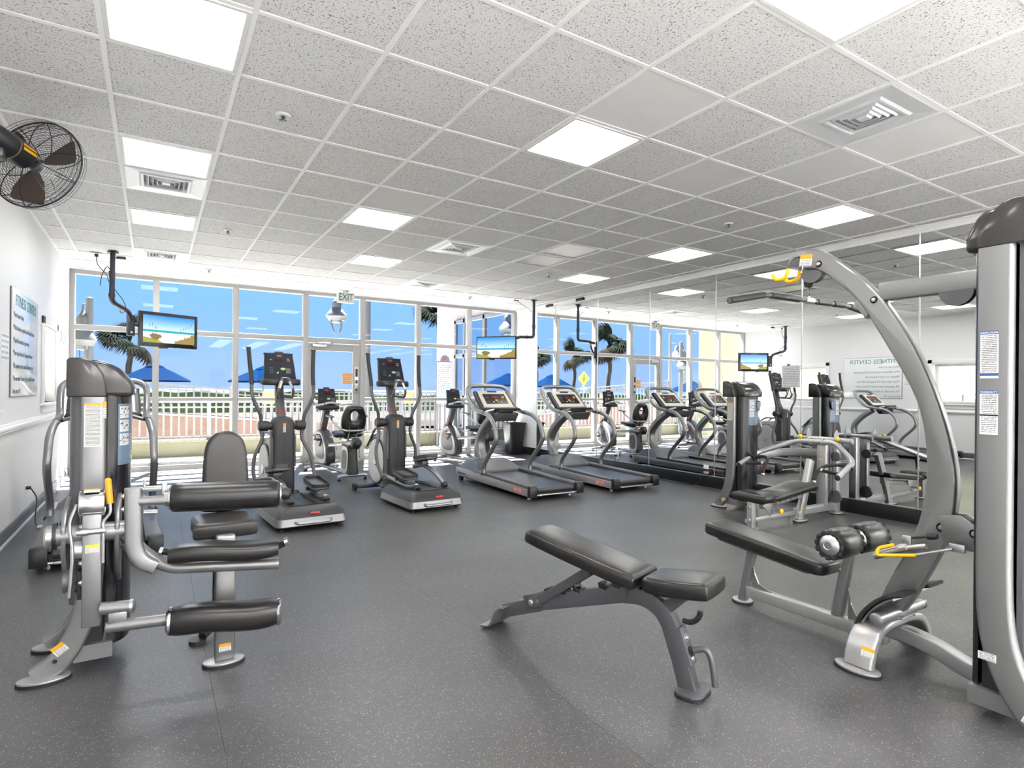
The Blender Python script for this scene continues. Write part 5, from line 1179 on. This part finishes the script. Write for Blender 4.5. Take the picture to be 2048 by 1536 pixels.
obj('cable', MB().tube([(6.10, 3.42, .22), (6.10, 3.42, .72)], .004, 6), blackp, cl, True)
obj('base_rail', MB().span((5.52, 3.44, .05), (6.23, 3.50, .125), .008).span((4.74, 3.455, .06), (5.6, 3.485, .10), .008), lsilver, ps_, True)
obj('pivot_bar', MB().cyl((6.03, 3.18, .80), (6.03, 3.80, .80), .028, n=18), lsilver, ps_, True)
pa = fil([(5.33, 4.00, .515), (5.72, 4.08, .610), (5.95, 3.73, .772), (5.97, 3.32, .778), (5.75, 3.02, .620), (5.35, 2.955, .512)], .09, 5)
arm_ = obj('press_arm', MB().tube(pa, .027, 14), lsilver, ps_, True, 60)
for y, e in ((4.0, .515), (2.955, .512)):
    obj('tube_plug', MB().lathe([(.028, 0), (.028, .006), (.02, .010), (0, .010)], (5.335 if y > 3.5 else 5.35, y, e), (-1, 0, -.25), 14), darkgrey, arm_, True)
for s, y in ((1, 3.79), (-1, 3.17)):
    gp = cat([(5.62, y + s*.22, .57), (5.60, y + s*.10, .60), (5.52, y - s*.0, .58), (5.43, y - s*.03, .52), (5.40, y - s*.035, .45)], 6)
    gb = obj('hand_grip', MB().tube(gp, .0165, 10), rubber, arm_, True, 60)
    obj('grip_end', MB().lathe([(.020, 0), (.022, .012), (.018, .024), (0, .026)], gp[-1], (-.1, -s*.02, -1), 14), chrome, gb, True)
    gp2 = [(5.44, y + s*.19, .53), (5.46, y + s*.02, .545)]
    g2 = obj('hand_grip', MB().tube(gp2, .0165, 10), rubber, arm_, True, 60)
    obj('grip_end', MB().lathe([(.020, 0), (.022, .012), (.018, .024), (0, .026)], gp2[1], (.05, -s, .05), 14), chrome, g2, True)
for s in (-1, 1):
    obj('arm_clamp', MB().tube([(5.965 + .034*math.cos(R(a)), 3.52 + s*.07, .775 + .034*math.sin(R(a))) for a in range(0, 360, 20)], .006, 6, True), steel, arm_, True)
    cm = obj('cam_plate', MB().prism([(5.99, .76), (6.10, .76), (6.08, .87), (6.05, .91), (6.02, .88)], XZ(3.5 + s*.15), .008), lsilver, ps_, True, 0)
    kn = obj('pull_pin', MB().cyl((5.985, 3.5 + s*.20, .82), (6.02, 3.5 + s*.20, .82), .010, n=10), steel, ps_, True)
    obj('knob', MB().lathe([(.010, 0), (.022, .008), (.024, .024), (.014, .034), (0, .035)], (5.985, 3.5 + s*.20, .82), (-1, 0, 0), 14), yellow, kn, True)
# bench of the press
pp = obj('seat_post', MB().span((4.735, 3.40, .02), (4.80, 3.46, .30), .008), lsilver, ps_, True)
foot_plate(pp, (4.77, 3.43), .075, .055)
for z in (.10, .22): bolt(pp, (4.7345, 3.43, z), (-1, 0, 0), .013)
Fp = fr((5.355, 3.46, .350), (0, -1, 0), (1, 0, .11))
obj('back_pad', MB().cushion(rr(.28, .70, .05), (Fp[0]-Fp[3]*.06, Fp[1], Fp[2], Fp[3]), .06, .016, .003), vinyl, ps_, True, 60)
obj('seat_roll', MB().cushion(cat2([(-.10, -.15), (-.10, .15), (-.07, .17), (.12, .15), (.13, 0), (.12, -.15), (-.07, -.17)], 4, True), fr((4.83, 3.45, .262), (1, 0, .05), (0, 1, 0)), .085, .038, .004), vinyl, ps_, True, 60)
obj('seat_pad', MB().cushion(rr(.16, .27, .04), fr((4.98, 3.455, .255), (1, 0, .08), (0, 1, 0)), .06, .02), vinyl, ps_, True, 60)
sl = obj('seat_rail', MB().prism([(4.95, .175), (5.66, .245), (5.66, .295), (4.95, .225)], XZ(3.43), .055, .006), lsilver, ps_, True)
for k in range(5): obj('hole', MB().cyl((5.2 + .09*k, 3.4295, .222 + .0088*k), (5.2 + .09*k, 3.433, .222 + .0088*k), .008, n=10), blackp, sl, True, 0)
obj('adjuster_plate', MB().prism([(4.93, .27), (5.12, .28), (5.14, .22), (5.06, .13), (5.03, .10), (4.97, .17), (4.90, .23)], XZ(3.415), .008, .002), steel, ps_, True)
kn = obj('pull_pin', MB().cyl((5.07, 3.415, .17), (5.07, 3.34, .165), .010, n=10), steel, ps_, True)
obj('knob', MB().lathe([(.010, 0), (.022, .008), (.026, .026), (.014, .036), (0, .037)], (5.07, 3.345, .165), (0, -1, 0), 14), yellow, kn, True)
hp = obj('front_leg', MB().sweep([(5.53, 3.44, .01), (5.60, 3.44, .20), (5.76, 3.46, .60)], rr(.05, .085, .006, 2), (0, 1, 0)), lsilver, ps_, True, 40)
foot_plate(hp, (5.53, 3.42), .095, .05); decal('warning_tag', .045, .03, fr((5.515, 3.414, .10), (1, 0, .3), (-.3, 0, 1)), warn_small, hp, True)

# ------------------------------------------------------------------ adjustable bench
bn = thing('adjustable_bench', 'free standing adjustable weight bench with black pads and dark grey frame', 'weight bench', (1.965, 1.69, 0), math.atan2(.323, .946))
ch = rr(.055, .075, .006, 2)
obj('spine', MB().sweep(cat([(0, .015, .012), (0, .05, .13), (0, .085, .24), (0, .14, .325), (0, .23, .362), (0, .34, .350)], 5) + [V((0, .82, .195))], ch, (1, 0, 0)), gunmetal, bn, smooth=40)
fp = obj('front_foot', MB().prism(rr(.16, .12, .045), XY(.012), .012, .003), gunmetal, bn); obj('rubber_sole', MB().prism(rr(.165, .125, .047), XY(0), .012), rubber, fp, smooth=0)
cv = obj('leg_cover', MB().sweep([(0, .035, .115), (0, .088, .262)], rr(.062, .088, .006, 2), (1, 0, 0)), gunmetal, bn, smooth=40)
for z, s in ((.15, .008), (.232, .034)): bolt(cv, (.0, s - .004, z), (0, -1, .35), .012, False)
hd = obj('carry_handle', MB().tube(cat([(.0, -.0, .185), (.01, -.045, .20), (.015, -.07, .17), (.015, -.085, .10), (.015, -.09, .055)], 6), .0135, 12), gunmetal, bn, smooth=60)
obj('handle_boss', MB().lathe([(.02, 0), (.02, .014), (.014, .016)], (0, .02, .178), (0, -1, .35), 14), blackp, hd)
for k, s in enumerate((.36, .43, .575, .66, .70, .745)):
    z = .350 - (s-.34)*.323
    obj('ladder_hook', MB().prism([(s-.022, z+.034), (s+.018, z+.038), (s+.024, z+.062), (s+.010, z+.068), (s+.006, z+.055), (s-.018, z+.052)], YZ(-.03), .06, .002), blackp, bn)
# rear foot: bent plate plus stub
obj('rear_tube', MB().sweep([(0, .80, .195), (0, 1.03, .105)], rr(.055, .07, .006, 2), (1, 0, 0)), gunmetal, bn, smooth=40)
obj('rear_foot', MB().sweep(fil([(0, 1.0, .142), (0, 1.045, .12), (0, 1.085, .022), (0, 1.15, .012)], .03), rr(.17, .012, .004, 2), (1, 0, 0)), silver, bn, smooth=40)
obj('rear_bracket', MB().box((0, .84, .205), (.075, .10, .07), .006, M.Rotation(R(-20), 3, 'X')), gunmetal, bn)
bolt(bn, (-.042, .84, .20), (-1, 0, 0), .013, False); bolt(bn, (.042, .84, .20), (1, 0, 0), .013, False)
obj('support_strut', MB().sweep([(-.034, .80, .215), (-.034, .50, .43)], rr(.012, .045, .004, 2), (1, 0, 0)).sweep([(.034, .80, .215), (.034, .50, .43)], rr(.012, .045, .004, 2), (1, 0, 0)), gunmetal, bn, smooth=40)
obj('strut_pin', MB().cyl((-.045, .80, .215), (.045, .80, .215), .010, n=10), steel, bn)
obj('pad_bracket', MB().prism([(.245, .36), (.30, .345), (.31, .43), (.27, .45), (.245, .44)], YZ(-.035), .07, .004), gunmetal, bn)
bolt(bn, (-.036, .275, .425), (-1, 0, 0), .011, False)
obj('back_frame', MB().sweep([(0, .26, .418), (0, .78, .515)], rr(.05, .04, .005, 2), (1, 0, 0)), gunmetal, bn, smooth=40)
Fb = fr((0, .535, .497), (1, 0, 0), (0, .64, .115))
obj('back_pad', MB().cushion(cat2([(-.125, -.28), (-.09, -.315), (.09, -.315), (.125, -.28), (.13, .0), (.115, .26), (.075, .315), (-.075, .315), (-.115, .26), (-.13, .0)], 4, True), (Fb[0]-Fb[3]*.03, Fb[1], Fb[2], Fb[3]), .065, .02, .004), vinyl, bn, smooth=60)
obj('seat_frame', MB().sweep([(0, .22, .40), (0, -.02, .425)], rr(.05, .035, .005, 2), (1, 0, 0)).prism([(.09, .33), (.14, .36), (.06, .42), (-.02, .425), (.03, .39)], YZ(-.02), .04, .003), gunmetal, bn, smooth=40)
obj('seat_slot', MB().tube([(0, .03 + .06*math.cos(R(a)), .36 + .06*math.sin(R(a))) for a in range(180, 300, 15)], .012, 8), blackp, bn)
Fs = fr((0, .05, .424), (1, 0, 0), (0, 1, -.10))
obj('seat_pad', MB().cushion(cat2([(-.11, -.13), (-.08, -.155), (.08, -.155), (.11, -.13), (.125, .02), (.105, .125), (.07, .145), (-.07, .145), (-.105, .125), (-.125, .02)], 4, True), Fs, .07, .022, .004), vinyl, bn, smooth=60)
# ================================================================== SMALL THINGS
def tv_picture():
    t = NT('beach_picture'); u, v = t.uv()
    def mixc(f, a, b): return t.mix(f, a, b)
    k = t.ma('DIVIDE', t.ma('SUBTRACT', v, .48), .52); k = t.ma('MINIMUM', t.ma('MAXIMUM', k, 0.), 1.)
    sky = mixc(t.ma('POWER', k, .6), (.62, .86, .95), (.0, .24, .78))
    sea = (.0, .33, .45); sand = mixc(t.noise(t.comb(u, v), 60., 3.), (.62, .60, .58), (.86, .85, .84))
    c = mixc(t.ma('LESS_THAN', v, .47), sky, sea); c = mixc(t.ma('LESS_THAN', v, .39), c, sand)
    edge = t.ma('MULTIPLY', t.noise(t.comb(u, v), 9., 3.), .18)
    # dune grass: left and right clumps
    gr = t.mix(t.noise(t.comb(t.ma('MULTIPLY', u, 3.), v), 40., 3.), (.05, .06, .01), (.52, .36, .08)); gl = t.mix(t.noise(t.comb(u, v), 45., 2.), (.10, .13, .01), (.50, .50, .06))
    hl = t.ma('SUBTRACT', t.ma('ADD', .10, edge), t.ma('MULTIPLY', t.ma('MAXIMUM', t.ma('SUBTRACT', u, .18), 0.), .9))
    c = mixc(t.ma('LESS_THAN', v, hl), c, gl)
    hr = t.ma('ADD', t.ma('MULTIPLY', t.ma('SUBTRACT', u, .62), .75), edge)
    c = mixc(t.ma('MULTIPLY', t.ma('LESS_THAN', v, hr), t.ma('GREATER_THAN', u, .60)), c, gr)
    bu = t.ma('SQRT', t.ma('ADD', t.ma('POWER', t.ma('SUBTRACT', u, .235), 2.), t.ma('POWER', t.ma('SUBTRACT', v, .22), 2.)))
    c = mixc(t.ma('LESS_THAN', bu, t.ma('ADD', .02, edge)), c, t.mix(t.noise(t.comb(u, v), 60., 2.), (.02, .03, .01), (.36, .26, .07)))
    for u0, sl, top in ((.14, -.06, .68), (.18, -.03, .72), (.22, .03, .62), (.24, .05, .58), (.74, -.1, .56), (.79, -.06, .62), (.83, -.02, .66), (.88, .02, .70), (.92, .05, .80), (.97, .02, .66)):
        x = t.ma('SUBTRACT', t.ma('SUBTRACT', u, u0), t.ma('MULTIPLY', t.ma('SUBTRACT', v, .3), sl)); w = t.ma('ADD', .0022, t.ma('MULTIPLY', t.ma('GREATER_THAN', v, top-.09), .005))
        m = t.ma('MULTIPLY', t.ma('LESS_THAN', t.ma('ABSOLUTE', x), w), t.band(v, .2, top)); c = mixc(t.ma('MULTIPLY', m, .8), c, (.12, .12, .04))
    return t.done((.01, .01, .01), .15, .4, emit=c, es=.8)
tvpic = tv_picture()
bezel_m = mat('tv_bezel', (.012, .014, .022), .2); pipe_m = mat('black_pipe', (.012, .015, .028), .42)
def television(label, L, Rr, zc, h, bez, parent_label_group):
    L, Rr = V((*L, zc)), V((*Rr, zc)); ux = (Rr-L).normalized(); w = (Rr-L).length; c = (L+Rr)/2
    t = thing('television', label, 'television', c, 0, parent_label_group)
    F = fr(c, ux, (0, 0, 1)); n = F[3]
    obj('case', MB().prism(rr(w, h, .01), (F[0]-n*.05, F[1], F[2], n), .05, .006), bezel_m, t, True)
    decal('screen', w-2*bez[0], h-bez[1]-bez[2], (F[0] + F[2]*((bez[2]-bez[1])/2), F[1], F[2], n), tvpic, t, True)
    obj('rear_bulge', MB().prism(rr(w*.7, h*.6, .04), (F[0]-n*.085, F[1], F[2], n), .036, .01), blackp, t, True)
    obj('sensor_pod', MB().box(c - V((0, 0, h/2+.008)) + ux*(-.08), (.11, .03, .018), .004), blackp, t, True)
    return t, F
tv1, F1 = television('wall television showing a beach, hung on a crooked pole before the left window', (-.159, 8.92), (.522, 9.27), 2.045, .462, (.045, .045, .058), 'beach picture televisions')
tv2, F2 = television('television showing a beach, hung near the right window corner', (4.99, 9.315), (5.477, 8.74), 2.05, .41, (.016, .018, .026), 'beach picture televisions')
# mounts
mt = thing('television_mount', 'black bent pipe mount with slotted plate, left of the beach television', 'mount', (-.435, 8.653, ZC))
obj('pipe', MB().tube(fil([(-.435, 8.653, ZC), (-.445, 8.66, 2.33), (-.27, 8.90, 2.24), (-.255, 8.93, 2.12)], .06), .030, 14), pipe_m, mt, True, 60)
obj('coupling', MB().cyl((-.440, 8.656, 2.62), (-.442, 8.657, 2.70), .036, n=14).cyl((-.444, 8.66, 2.38), (-.444, 8.66, 2.43), .036, n=14), pipe_m, mt, True)
obj('ceiling_flange', MB().lathe([(0, 0), (.06, 0), (.06, .012), (.034, .018), (0, .018)], (-.435, 8.653, ZC-.018), (0, 0, 1), 20), pipe_m, mt, True)
pb = obj('slotted_plate', MB().box((-.255, 8.945, 2.075), (.085, .05, .27), .006, M.Rotation(R(27), 3, 'Z')), pipe_m, mt, True)
for z in (1.985, 2.16): bolt(pb, (-.243, 8.922, z), (.45, -.89, 0), .010)
obj('tilt_arm', MB().tube([(-.245, 8.985, 2.10), (-.16, 9.06, 2.08), (-.01, 9.11, 2.05)], .026, 10), pipe_m, mt, True)
mt2 = thing('television_mount', 'black bent pipe mount hanging from the ceiling beside the mirror corner', 'mount', (5.913, 8.83, ZC))
obj('pipe', MB().tube(fil([(5.913, 8.83, ZC), (5.913, 8.83, 2.262), (5.60, 8.83, 2.25)], .05), .026, 14), pipe_m, mt2, True, 60)
obj('coupling', MB().cyl((5.913, 8.83, 2.42), (5.913, 8.83, 2.49), .031, n=14).cyl((5.78, 8.83, 2.257), (5.74, 8.83, 2.256), .031, n=14), pipe_m, mt2, True)
obj('ceiling_flange', MB().lathe([(0, 0), (.055, 0), (.055, .012), (.03, .018), (0, .018)], (5.913, 8.83, ZC-.018), (0, 0, 1), 20), pipe_m, mt2, True)
obj('tilt_arm', MB().box((5.52, 8.88, 2.235), (.20, .06, .05), .008, M.Rotation(R(-30), 3, 'Z')).tube(cat([(5.60, 8.83, 2.25), (5.48, 8.98, 2.20), (5.38, 9.03, 2.08), (5.33, 9.05, 2.05)], 4), .02, 8), pipe_m, mt2, True)
# cables and ceiling boxes by the televisions
def cable(label, pts, r=.006, m=None): return tag(obj('cable', MB().tube(cat(pts, 6), r, 6), m or blackp, smooth=60), label, 'cable')
cable('thin black cable looping from the ceiling outlet to the left pipe', [(-.615, 8.87, ZC-.03), (-.60, 8.86, 2.80), (-.50, 8.75, 2.66), (-.478, 8.645, 2.58), (-.40, 8.66, 2.46), (-.33, 8.72, 2.36), (-.30, 8.76, 2.25), (-.35, 8.70, 2.20), (-.36, 8.72, 2.235)], .005)
cable('loose black cable end hanging beside the left pipe', [(-.47, 8.69, 2.73), (-.50, 8.72, 2.76), (-.55, 8.76, 2.66), (-.57, 8.78, 2.53)], .005)
cable('grey wire from the ceiling camera to the left pipe', [(-.30, 8.96, ZC-.02), (-.28, 8.93, 2.85), (-.34, 8.83, 2.73), (-.398, 8.69, 2.69)], .003, paleg)
cable('thin cable from the black ceiling box to the right pipe', [(5.62, 8.95, ZC-.02), (5.70, 8.92, 2.86), (5.82, 8.86, 2.78), (5.88, 8.84, 2.72)], .004)
for x, y, lb in ((-.36, 8.957, 'small black box on the ceiling right of the left television pipe'), (5.60, 8.95, 'small black box on the ceiling left of the right television pipe')):
    tag(obj('ceiling_box', MB().box((x, y, ZC-.016), (.10, .05, .03), .008).cyl((x-.07, y, ZC-.02), (x-.05, y, ZC-.02), .012, n=10), blackp), lb, 'box', 'small ceiling boxes')
ot = tag(obj('ceiling_outlet', MB().box((-.615, 8.87, ZC-.005), (.12, .07, .01), .003).v and MB().box((-.615, 8.87, ZC-.007), (.13, .08, .012), .003), whitep), 'white ceiling outlet plate with a black plug, left of the pipe', 'outlet')
obj('plug', MB().box((-.615, 8.87, ZC-.03), (.04, .03, .035), .005), blackp, ot)
# exit sign
ex = thing('exit_sign', 'white exit sign with green letters hung above the glass door', 'sign', (2.772, 9.9, ZC))
obj('stem', MB().box((0, 0, -.012), (.09, .05, .024), .004), steel, ex)
obj('case', MB().box((0, 0, -.112), (.29, .045, .176), .006), whitep, ex)
text('letters', 'EXIT', .165, fr((0, -.0235, -.108), (1, 0, 0), (0, 0, 1)), green_ink, ex, sx=.72, depth=.001)
text('letters', 'EXIT', .165, fr((0, .0235, -.108), (-1, 0, 0), (0, 0, 1)), green_ink, ex, sx=.72, depth=.001)
# fitness centre board on the left wall
sg = thing('rules_sign', 'large white rules board with teal heading on the left wall', 'sign', (XL, 6.90, 1.65))
sgm = mat('gloss_board', (.74, .75, .76), .12, 0, 0, 1, 0, 1, .6)
obj('board', MB().span((.006, -.62, -.455), (.018, .62, .455), .002), sgm, sg)
obj('edge_trim', MB().span((.0, -.626, -.461), (.010, .626, .461)), gunmetal, sg, smooth=0)
Fs_ = lambda y, z: fr((.0185, y, z), (0, 1, 0), (0, 0, 1))
text('heading', 'FITNESS CENTER', .135, Fs_(0, .36), teal_ink, sg, sx=.98, depth=.0005)
for k, ln in enumerate(('*Hours 6am to 10pm', '*Wrist Bands are required in the Fitness Room', '*Majestic Sun owners & guest only', '*Please wipe down the Equipment after use', '*All equipment must remain in Fitness center', '*No one under 16 years of age permitted & must', 'have proper ID')):
    text('line', ln, .064, Fs_(-.585, .235 - .108*k), grey_ink, sg, al='LEFT', sx=.80, depth=.0004)
for y in (-.58, .58):
    obj('screw', MB().lathe([(0, .003), (.006, .002), (.007, 0)], (.018, y, -.40), (1, 0, 0), 8), gunmetal, sg)
tag(decal('wall_notice', .31, .22, fr((XL, 6.10, 1.595), (0, 1, 0), (0, 0, 1)), paper, th=.003), 'small white paper notice beside the fitness board', 'notice')
tag(decal('mirror_notice', .232, .262, fr((XM-.0065, 4.11, 1.482), (0, -1, 0), (0, 0, 1)), notice, th=.002), 'grey printed notice taped to the mirror above the press machine', 'notice')
tag(decal('door_notice', .175, .185, fr((2.925, YG+.044, 1.465), (1, 0, 0), (0, 0, 1)), yel, th=.001), 'yellow emergency notice stuck on the glass door', 'notice')
# switch and outlets on the left wall
def outlet(loc, n, label, name='wall_outlet'):
    t = thing(name, label, 'outlet', loc, 0, 'wall outlets'); sx = n
    obj('plate', MB().span((0, -.036, -.058), (sx*.006, .036, .058), .002), whitep, t)
    for z in (-.022, .022): obj('socket', MB().span((sx*.005, -.014, z-.012), (sx*.0075, .014, z+.012), .001), paleg, t)
    return t
o1 = outlet((XL, 7.03, .345), 1, 'white outlet on the left wall with a black plug in it')
obj('plug', MB().box((.026, 0, -.02), (.04, .03, .03), .006), blackp, o1)
outlet((XL, 8.45, .36), 1, 'empty white outlet low on the left wall near the glass')
cable('black power cord from the left wall outlet to the treadmill', [(XL+.045, 7.03, .315), (XL+.09, 7.0, .22), (XL+.10, 6.85, .06), (XL+.14, 6.72, .009), (XL+.24, 6.66, .009), (-.70, 6.70, .012)], .006)
tag(obj('cord_tie', MB().box((XL+.17, 6.69, .013), (.07, .04, .024), .006), whitep), 'white cord connector lying on the floor by the left wall', 'connector')
ms = thing('mirror_outlet', 'white outlet with black plugs set in the mirror near the press tower', 'outlet', (XM-.006, 5.335, .235), 0, 'outlets in the mirror')
obj('plate', MB().span((-.006, -.04, -.06), (0, .04, .06), .002), whitep, ms)
for y in (-.045, .025): obj('plug', MB().box((-.026, y, -.005), (.04, .045, .03), .006), blackp, ms)
cable('black cord curling from the mirror outlet along the floor', [(XM-.05, 5.36, .225), (XM-.09, 5.36, .12), (XM-.10, 5.42, .03), (XM-.12, 5.55, .008), (XM-.14, 5.80, .008), (XM-.16, 6.1, .008), (5.9, 6.3, .008), (5.75, 6.45, .01)], .006)
ms2 = thing('mirror_outlet', 'small outlet with one black plug in the mirror behind the treadmill', 'outlet', (XM-.006, 7.12, .245), 0, 'outlets in the mirror')
obj('plate', MB().span((-.006, -.036, -.058), (0, .036, .058), .002), whitep, ms2); obj('plug', MB().box((-.026, 0, .0), (.04, .04, .035), .006), blackp, ms2)
obj('cord', MB().tube([(-.03, 0, -.02), (-.035, .01, -.10), (-.035, .01, -.225)], .005, 6), blackp, ms2)
# thermostat-like hook by the glass
hk_ = thing('wall_hook', 'white hook with a short chain on the left wall beside the glass', 'hook', (XL, 9.42, 1.93))
obj('plate', MB().span((0, -.03, -.07), (.012, .03, .07), .004), whitep, hk_); obj('hook', MB().tube(cat([(.01, 0, .03), (.04, 0, .02), (.05, 0, -.03), (.02, 0, -.10)], 4), .006, 6), whitep, hk_)
# black bars on the mirror head
for y, lb in ((9.02, 'short black bar fixed above the mirror nearest the window corner'), (8.09, 'short black bar fixed above the mirror past the television pipe')):
    tag(obj('black_bar', MB().box((XM-.035, y, 2.905), (.03, .22, .05), .006), blackp), lb, 'bracket', 'black bars above the mirror')
# waste bin
wb = thing('waste_bin', 'tall black tapered waste bin in the window corner', 'bin', (6.20, 9.93, 0))
rc = lambda w, z: [V((x, y, z)) for x, y in rr(w, w*.92, .05)]
obj('body', MB().loft([rc(.25, .0), rc(.27, .02), rc(.375, .60), rc(.40, .605), rc(.405, .63), rc(.385, .63), rc(.26, .05)]), blackp, wb, smooth=40)
obj('liner_rim', MB().loft([rc(.384, .632), rc(.39, .636), rc(.37, .636), rc(.36, .60)], False), rubber, wb, smooth=40)
# rolled towels at the foot of the door
tw = mat('stained_towel', (.42, .38, .33), .9, 0, .5, 60, .35, 8)
for x0, x1, lb in ((2.26, 2.78, 'long rolled beige towel along the foot of the glass door'), (2.86, 3.13, 'short rolled beige towel by the lock side of the glass door')):
    m = MB(); pts = [(x0 + (x1-x0)*k/8, YG-.055 + .008*math.sin(k*1.7), .037 + .004*math.sin(k*2.3)) for k in range(9)]
    tag(obj('rolled_towel', m.tube(pts, [.022] + [.036 + .004*math.sin(k*3.1) for k in range(7)] + [.022], 12), tw, smooth=60), lb, 'towel', 'towels at the door')
# wall fan
ax = V((.51, .84, -.14)).normalized(); fc = V((-.60, 4.41, 2.595)); sx_ = ax.cross(V((0, 0, 1))).normalized(); sy_ = sx_.cross(ax)
fn = thing('wall_fan', 'black industrial wall fan with wire cage and brown blades', 'fan', (XL, 4.05, 2.55))
wire = mat('black_wire', (.02, .02, .025), .35, .4)
Rf = .268
def ringp(r_, d, n=40): return [fc + ax*d + sx_*r_*math.cos(2*math.pi*i/n) + sy_*r_*math.sin(2*math.pi*i/n) for i in range(n)]
cg = obj('cage', MB().tube(ringp(Rf, .0, 56), .005, 6, True), wire, fn, True, 60)
m = MB()
for k in range(1, 15):
    q = k/15; r_ = .075 + (Rf-.075)*q
    for sgn in (-1, 1): m.tube(ringp(r_, sgn*.075*(1-q**3.2), 44), .0013, 4, True)
for d in (-.05, -.025, .025, .05): m.tube(ringp(Rf*(1-.02*abs(d)/.05), d*.9, 48), .0014, 4, True)
gw = obj('cage_wires', m, wire, cg, True, 60); gw['kind'] = 'stuff'
for k in range(10):
    a = 2*math.pi*k/10 + .2; dr = sx_*math.cos(a) + sy_*math.sin(a); pts = []
    for j in range(9):
        q = j/8; pts.append(fc + dr*(.06 + (Rf-.06)*q) - ax*(.078*(1-q**3.2)))
    pts2 = [p + ax*2*(.078*(1-(j/8)**3.2)) for j, p in enumerate(pts)]
    obj('cage_spoke', MB().tube(pts, .0028, 5).tube(pts2, .0028, 5), wire, cg, True, 60)
bl = mat('brown_blade', (.075, .055, .042), .45, .2)
for k in range(3):
    a = 2*math.pi*k/3 + .35; d1 = sx_*math.cos(a) + sy_*math.sin(a); d2 = sx_*-math.sin(a) + sy_*math.cos(a)
    rows = []
    for r_, w0, w1, tw_ in ((.045, -.02, .025, .03), (.10, -.05, .06, .028), (.17, -.075, .085, .022), (.225, -.075, .095, .018), (.235, -.05, .08, .016)):
        rows.append([fc + d1*r_ + d2*w + ax*(tw_*(w/.08)) + ax*h for w in (w0, (w0+w1)/2, w1) for h in ((0,) if False else (0,))])
    mm = MB(); vs = [p for r_ in rows for p in r_]; fs = [(i*3+j, i*3+j+1, i*3+j+4, i*3+j+3) for i in range(4) for j in range(2)]
    mm.add(vs, fs); mm.add([p + ax*.003 for p in vs], [q[::-1] for q in fs])
    obj('blade', mm, bl, fn, True, 60)
obj('hub', MB().lathe([(0, .03), (.03, .028), (.045, .01), (.045, -.03), (.02, -.04)], fc, ax, 20), steel, fn, True)
mo = obj('motor', MB().lathe([(0, -.33), (.055, -.325), (.072, -.30), (.075, -.18), (.072, -.085), (.05, -.07), (.03, -.05), (0, -.05)], fc, ax, 24), blackp, fn, True)
obj('motor_band', MB().lathe([(.0755, -.20), (.0765, -.196), (.0755, -.192)], fc, ax, 24), mat('copper_band', (.30, .18, .10), .4, .6), mo, True)
for k, (a, cm) in enumerate(((-.9, yellow), (-.62, orange))):
    p = lambda t_, d: fc + ax*d + (sx_*math.cos(t_) + sy_*math.sin(t_))*.0755
    tb = -math.pi*.5 + 1.45 + k*.34
    obj('label_strip', MB().add([p(tb, -.18), p(tb+.22, -.18), p(tb+.22, -.09), p(tb, -.09)], [(0, 1, 2, 3)]), cm, mo, True, 0)
obj('wall_arm', MB().tube(fil([fc - ax*.24, fc - ax*.24 + V((-.10, -.05, -.10)), V((XL+.02, 4.05, 2.42))], .05), .022, 10), blackp, fn, True, 60)
obj('wall_plate', MB().span((XL, 3.97, 2.32), (XL+.02, 4.13, 2.54), .005), blackp, fn, True)
obj('tilt_bracket', MB().box(fc - ax*.24 + V((-.03, -.02, -.075)), (.10, .10, .05), .012), gunmetal, fn, True)
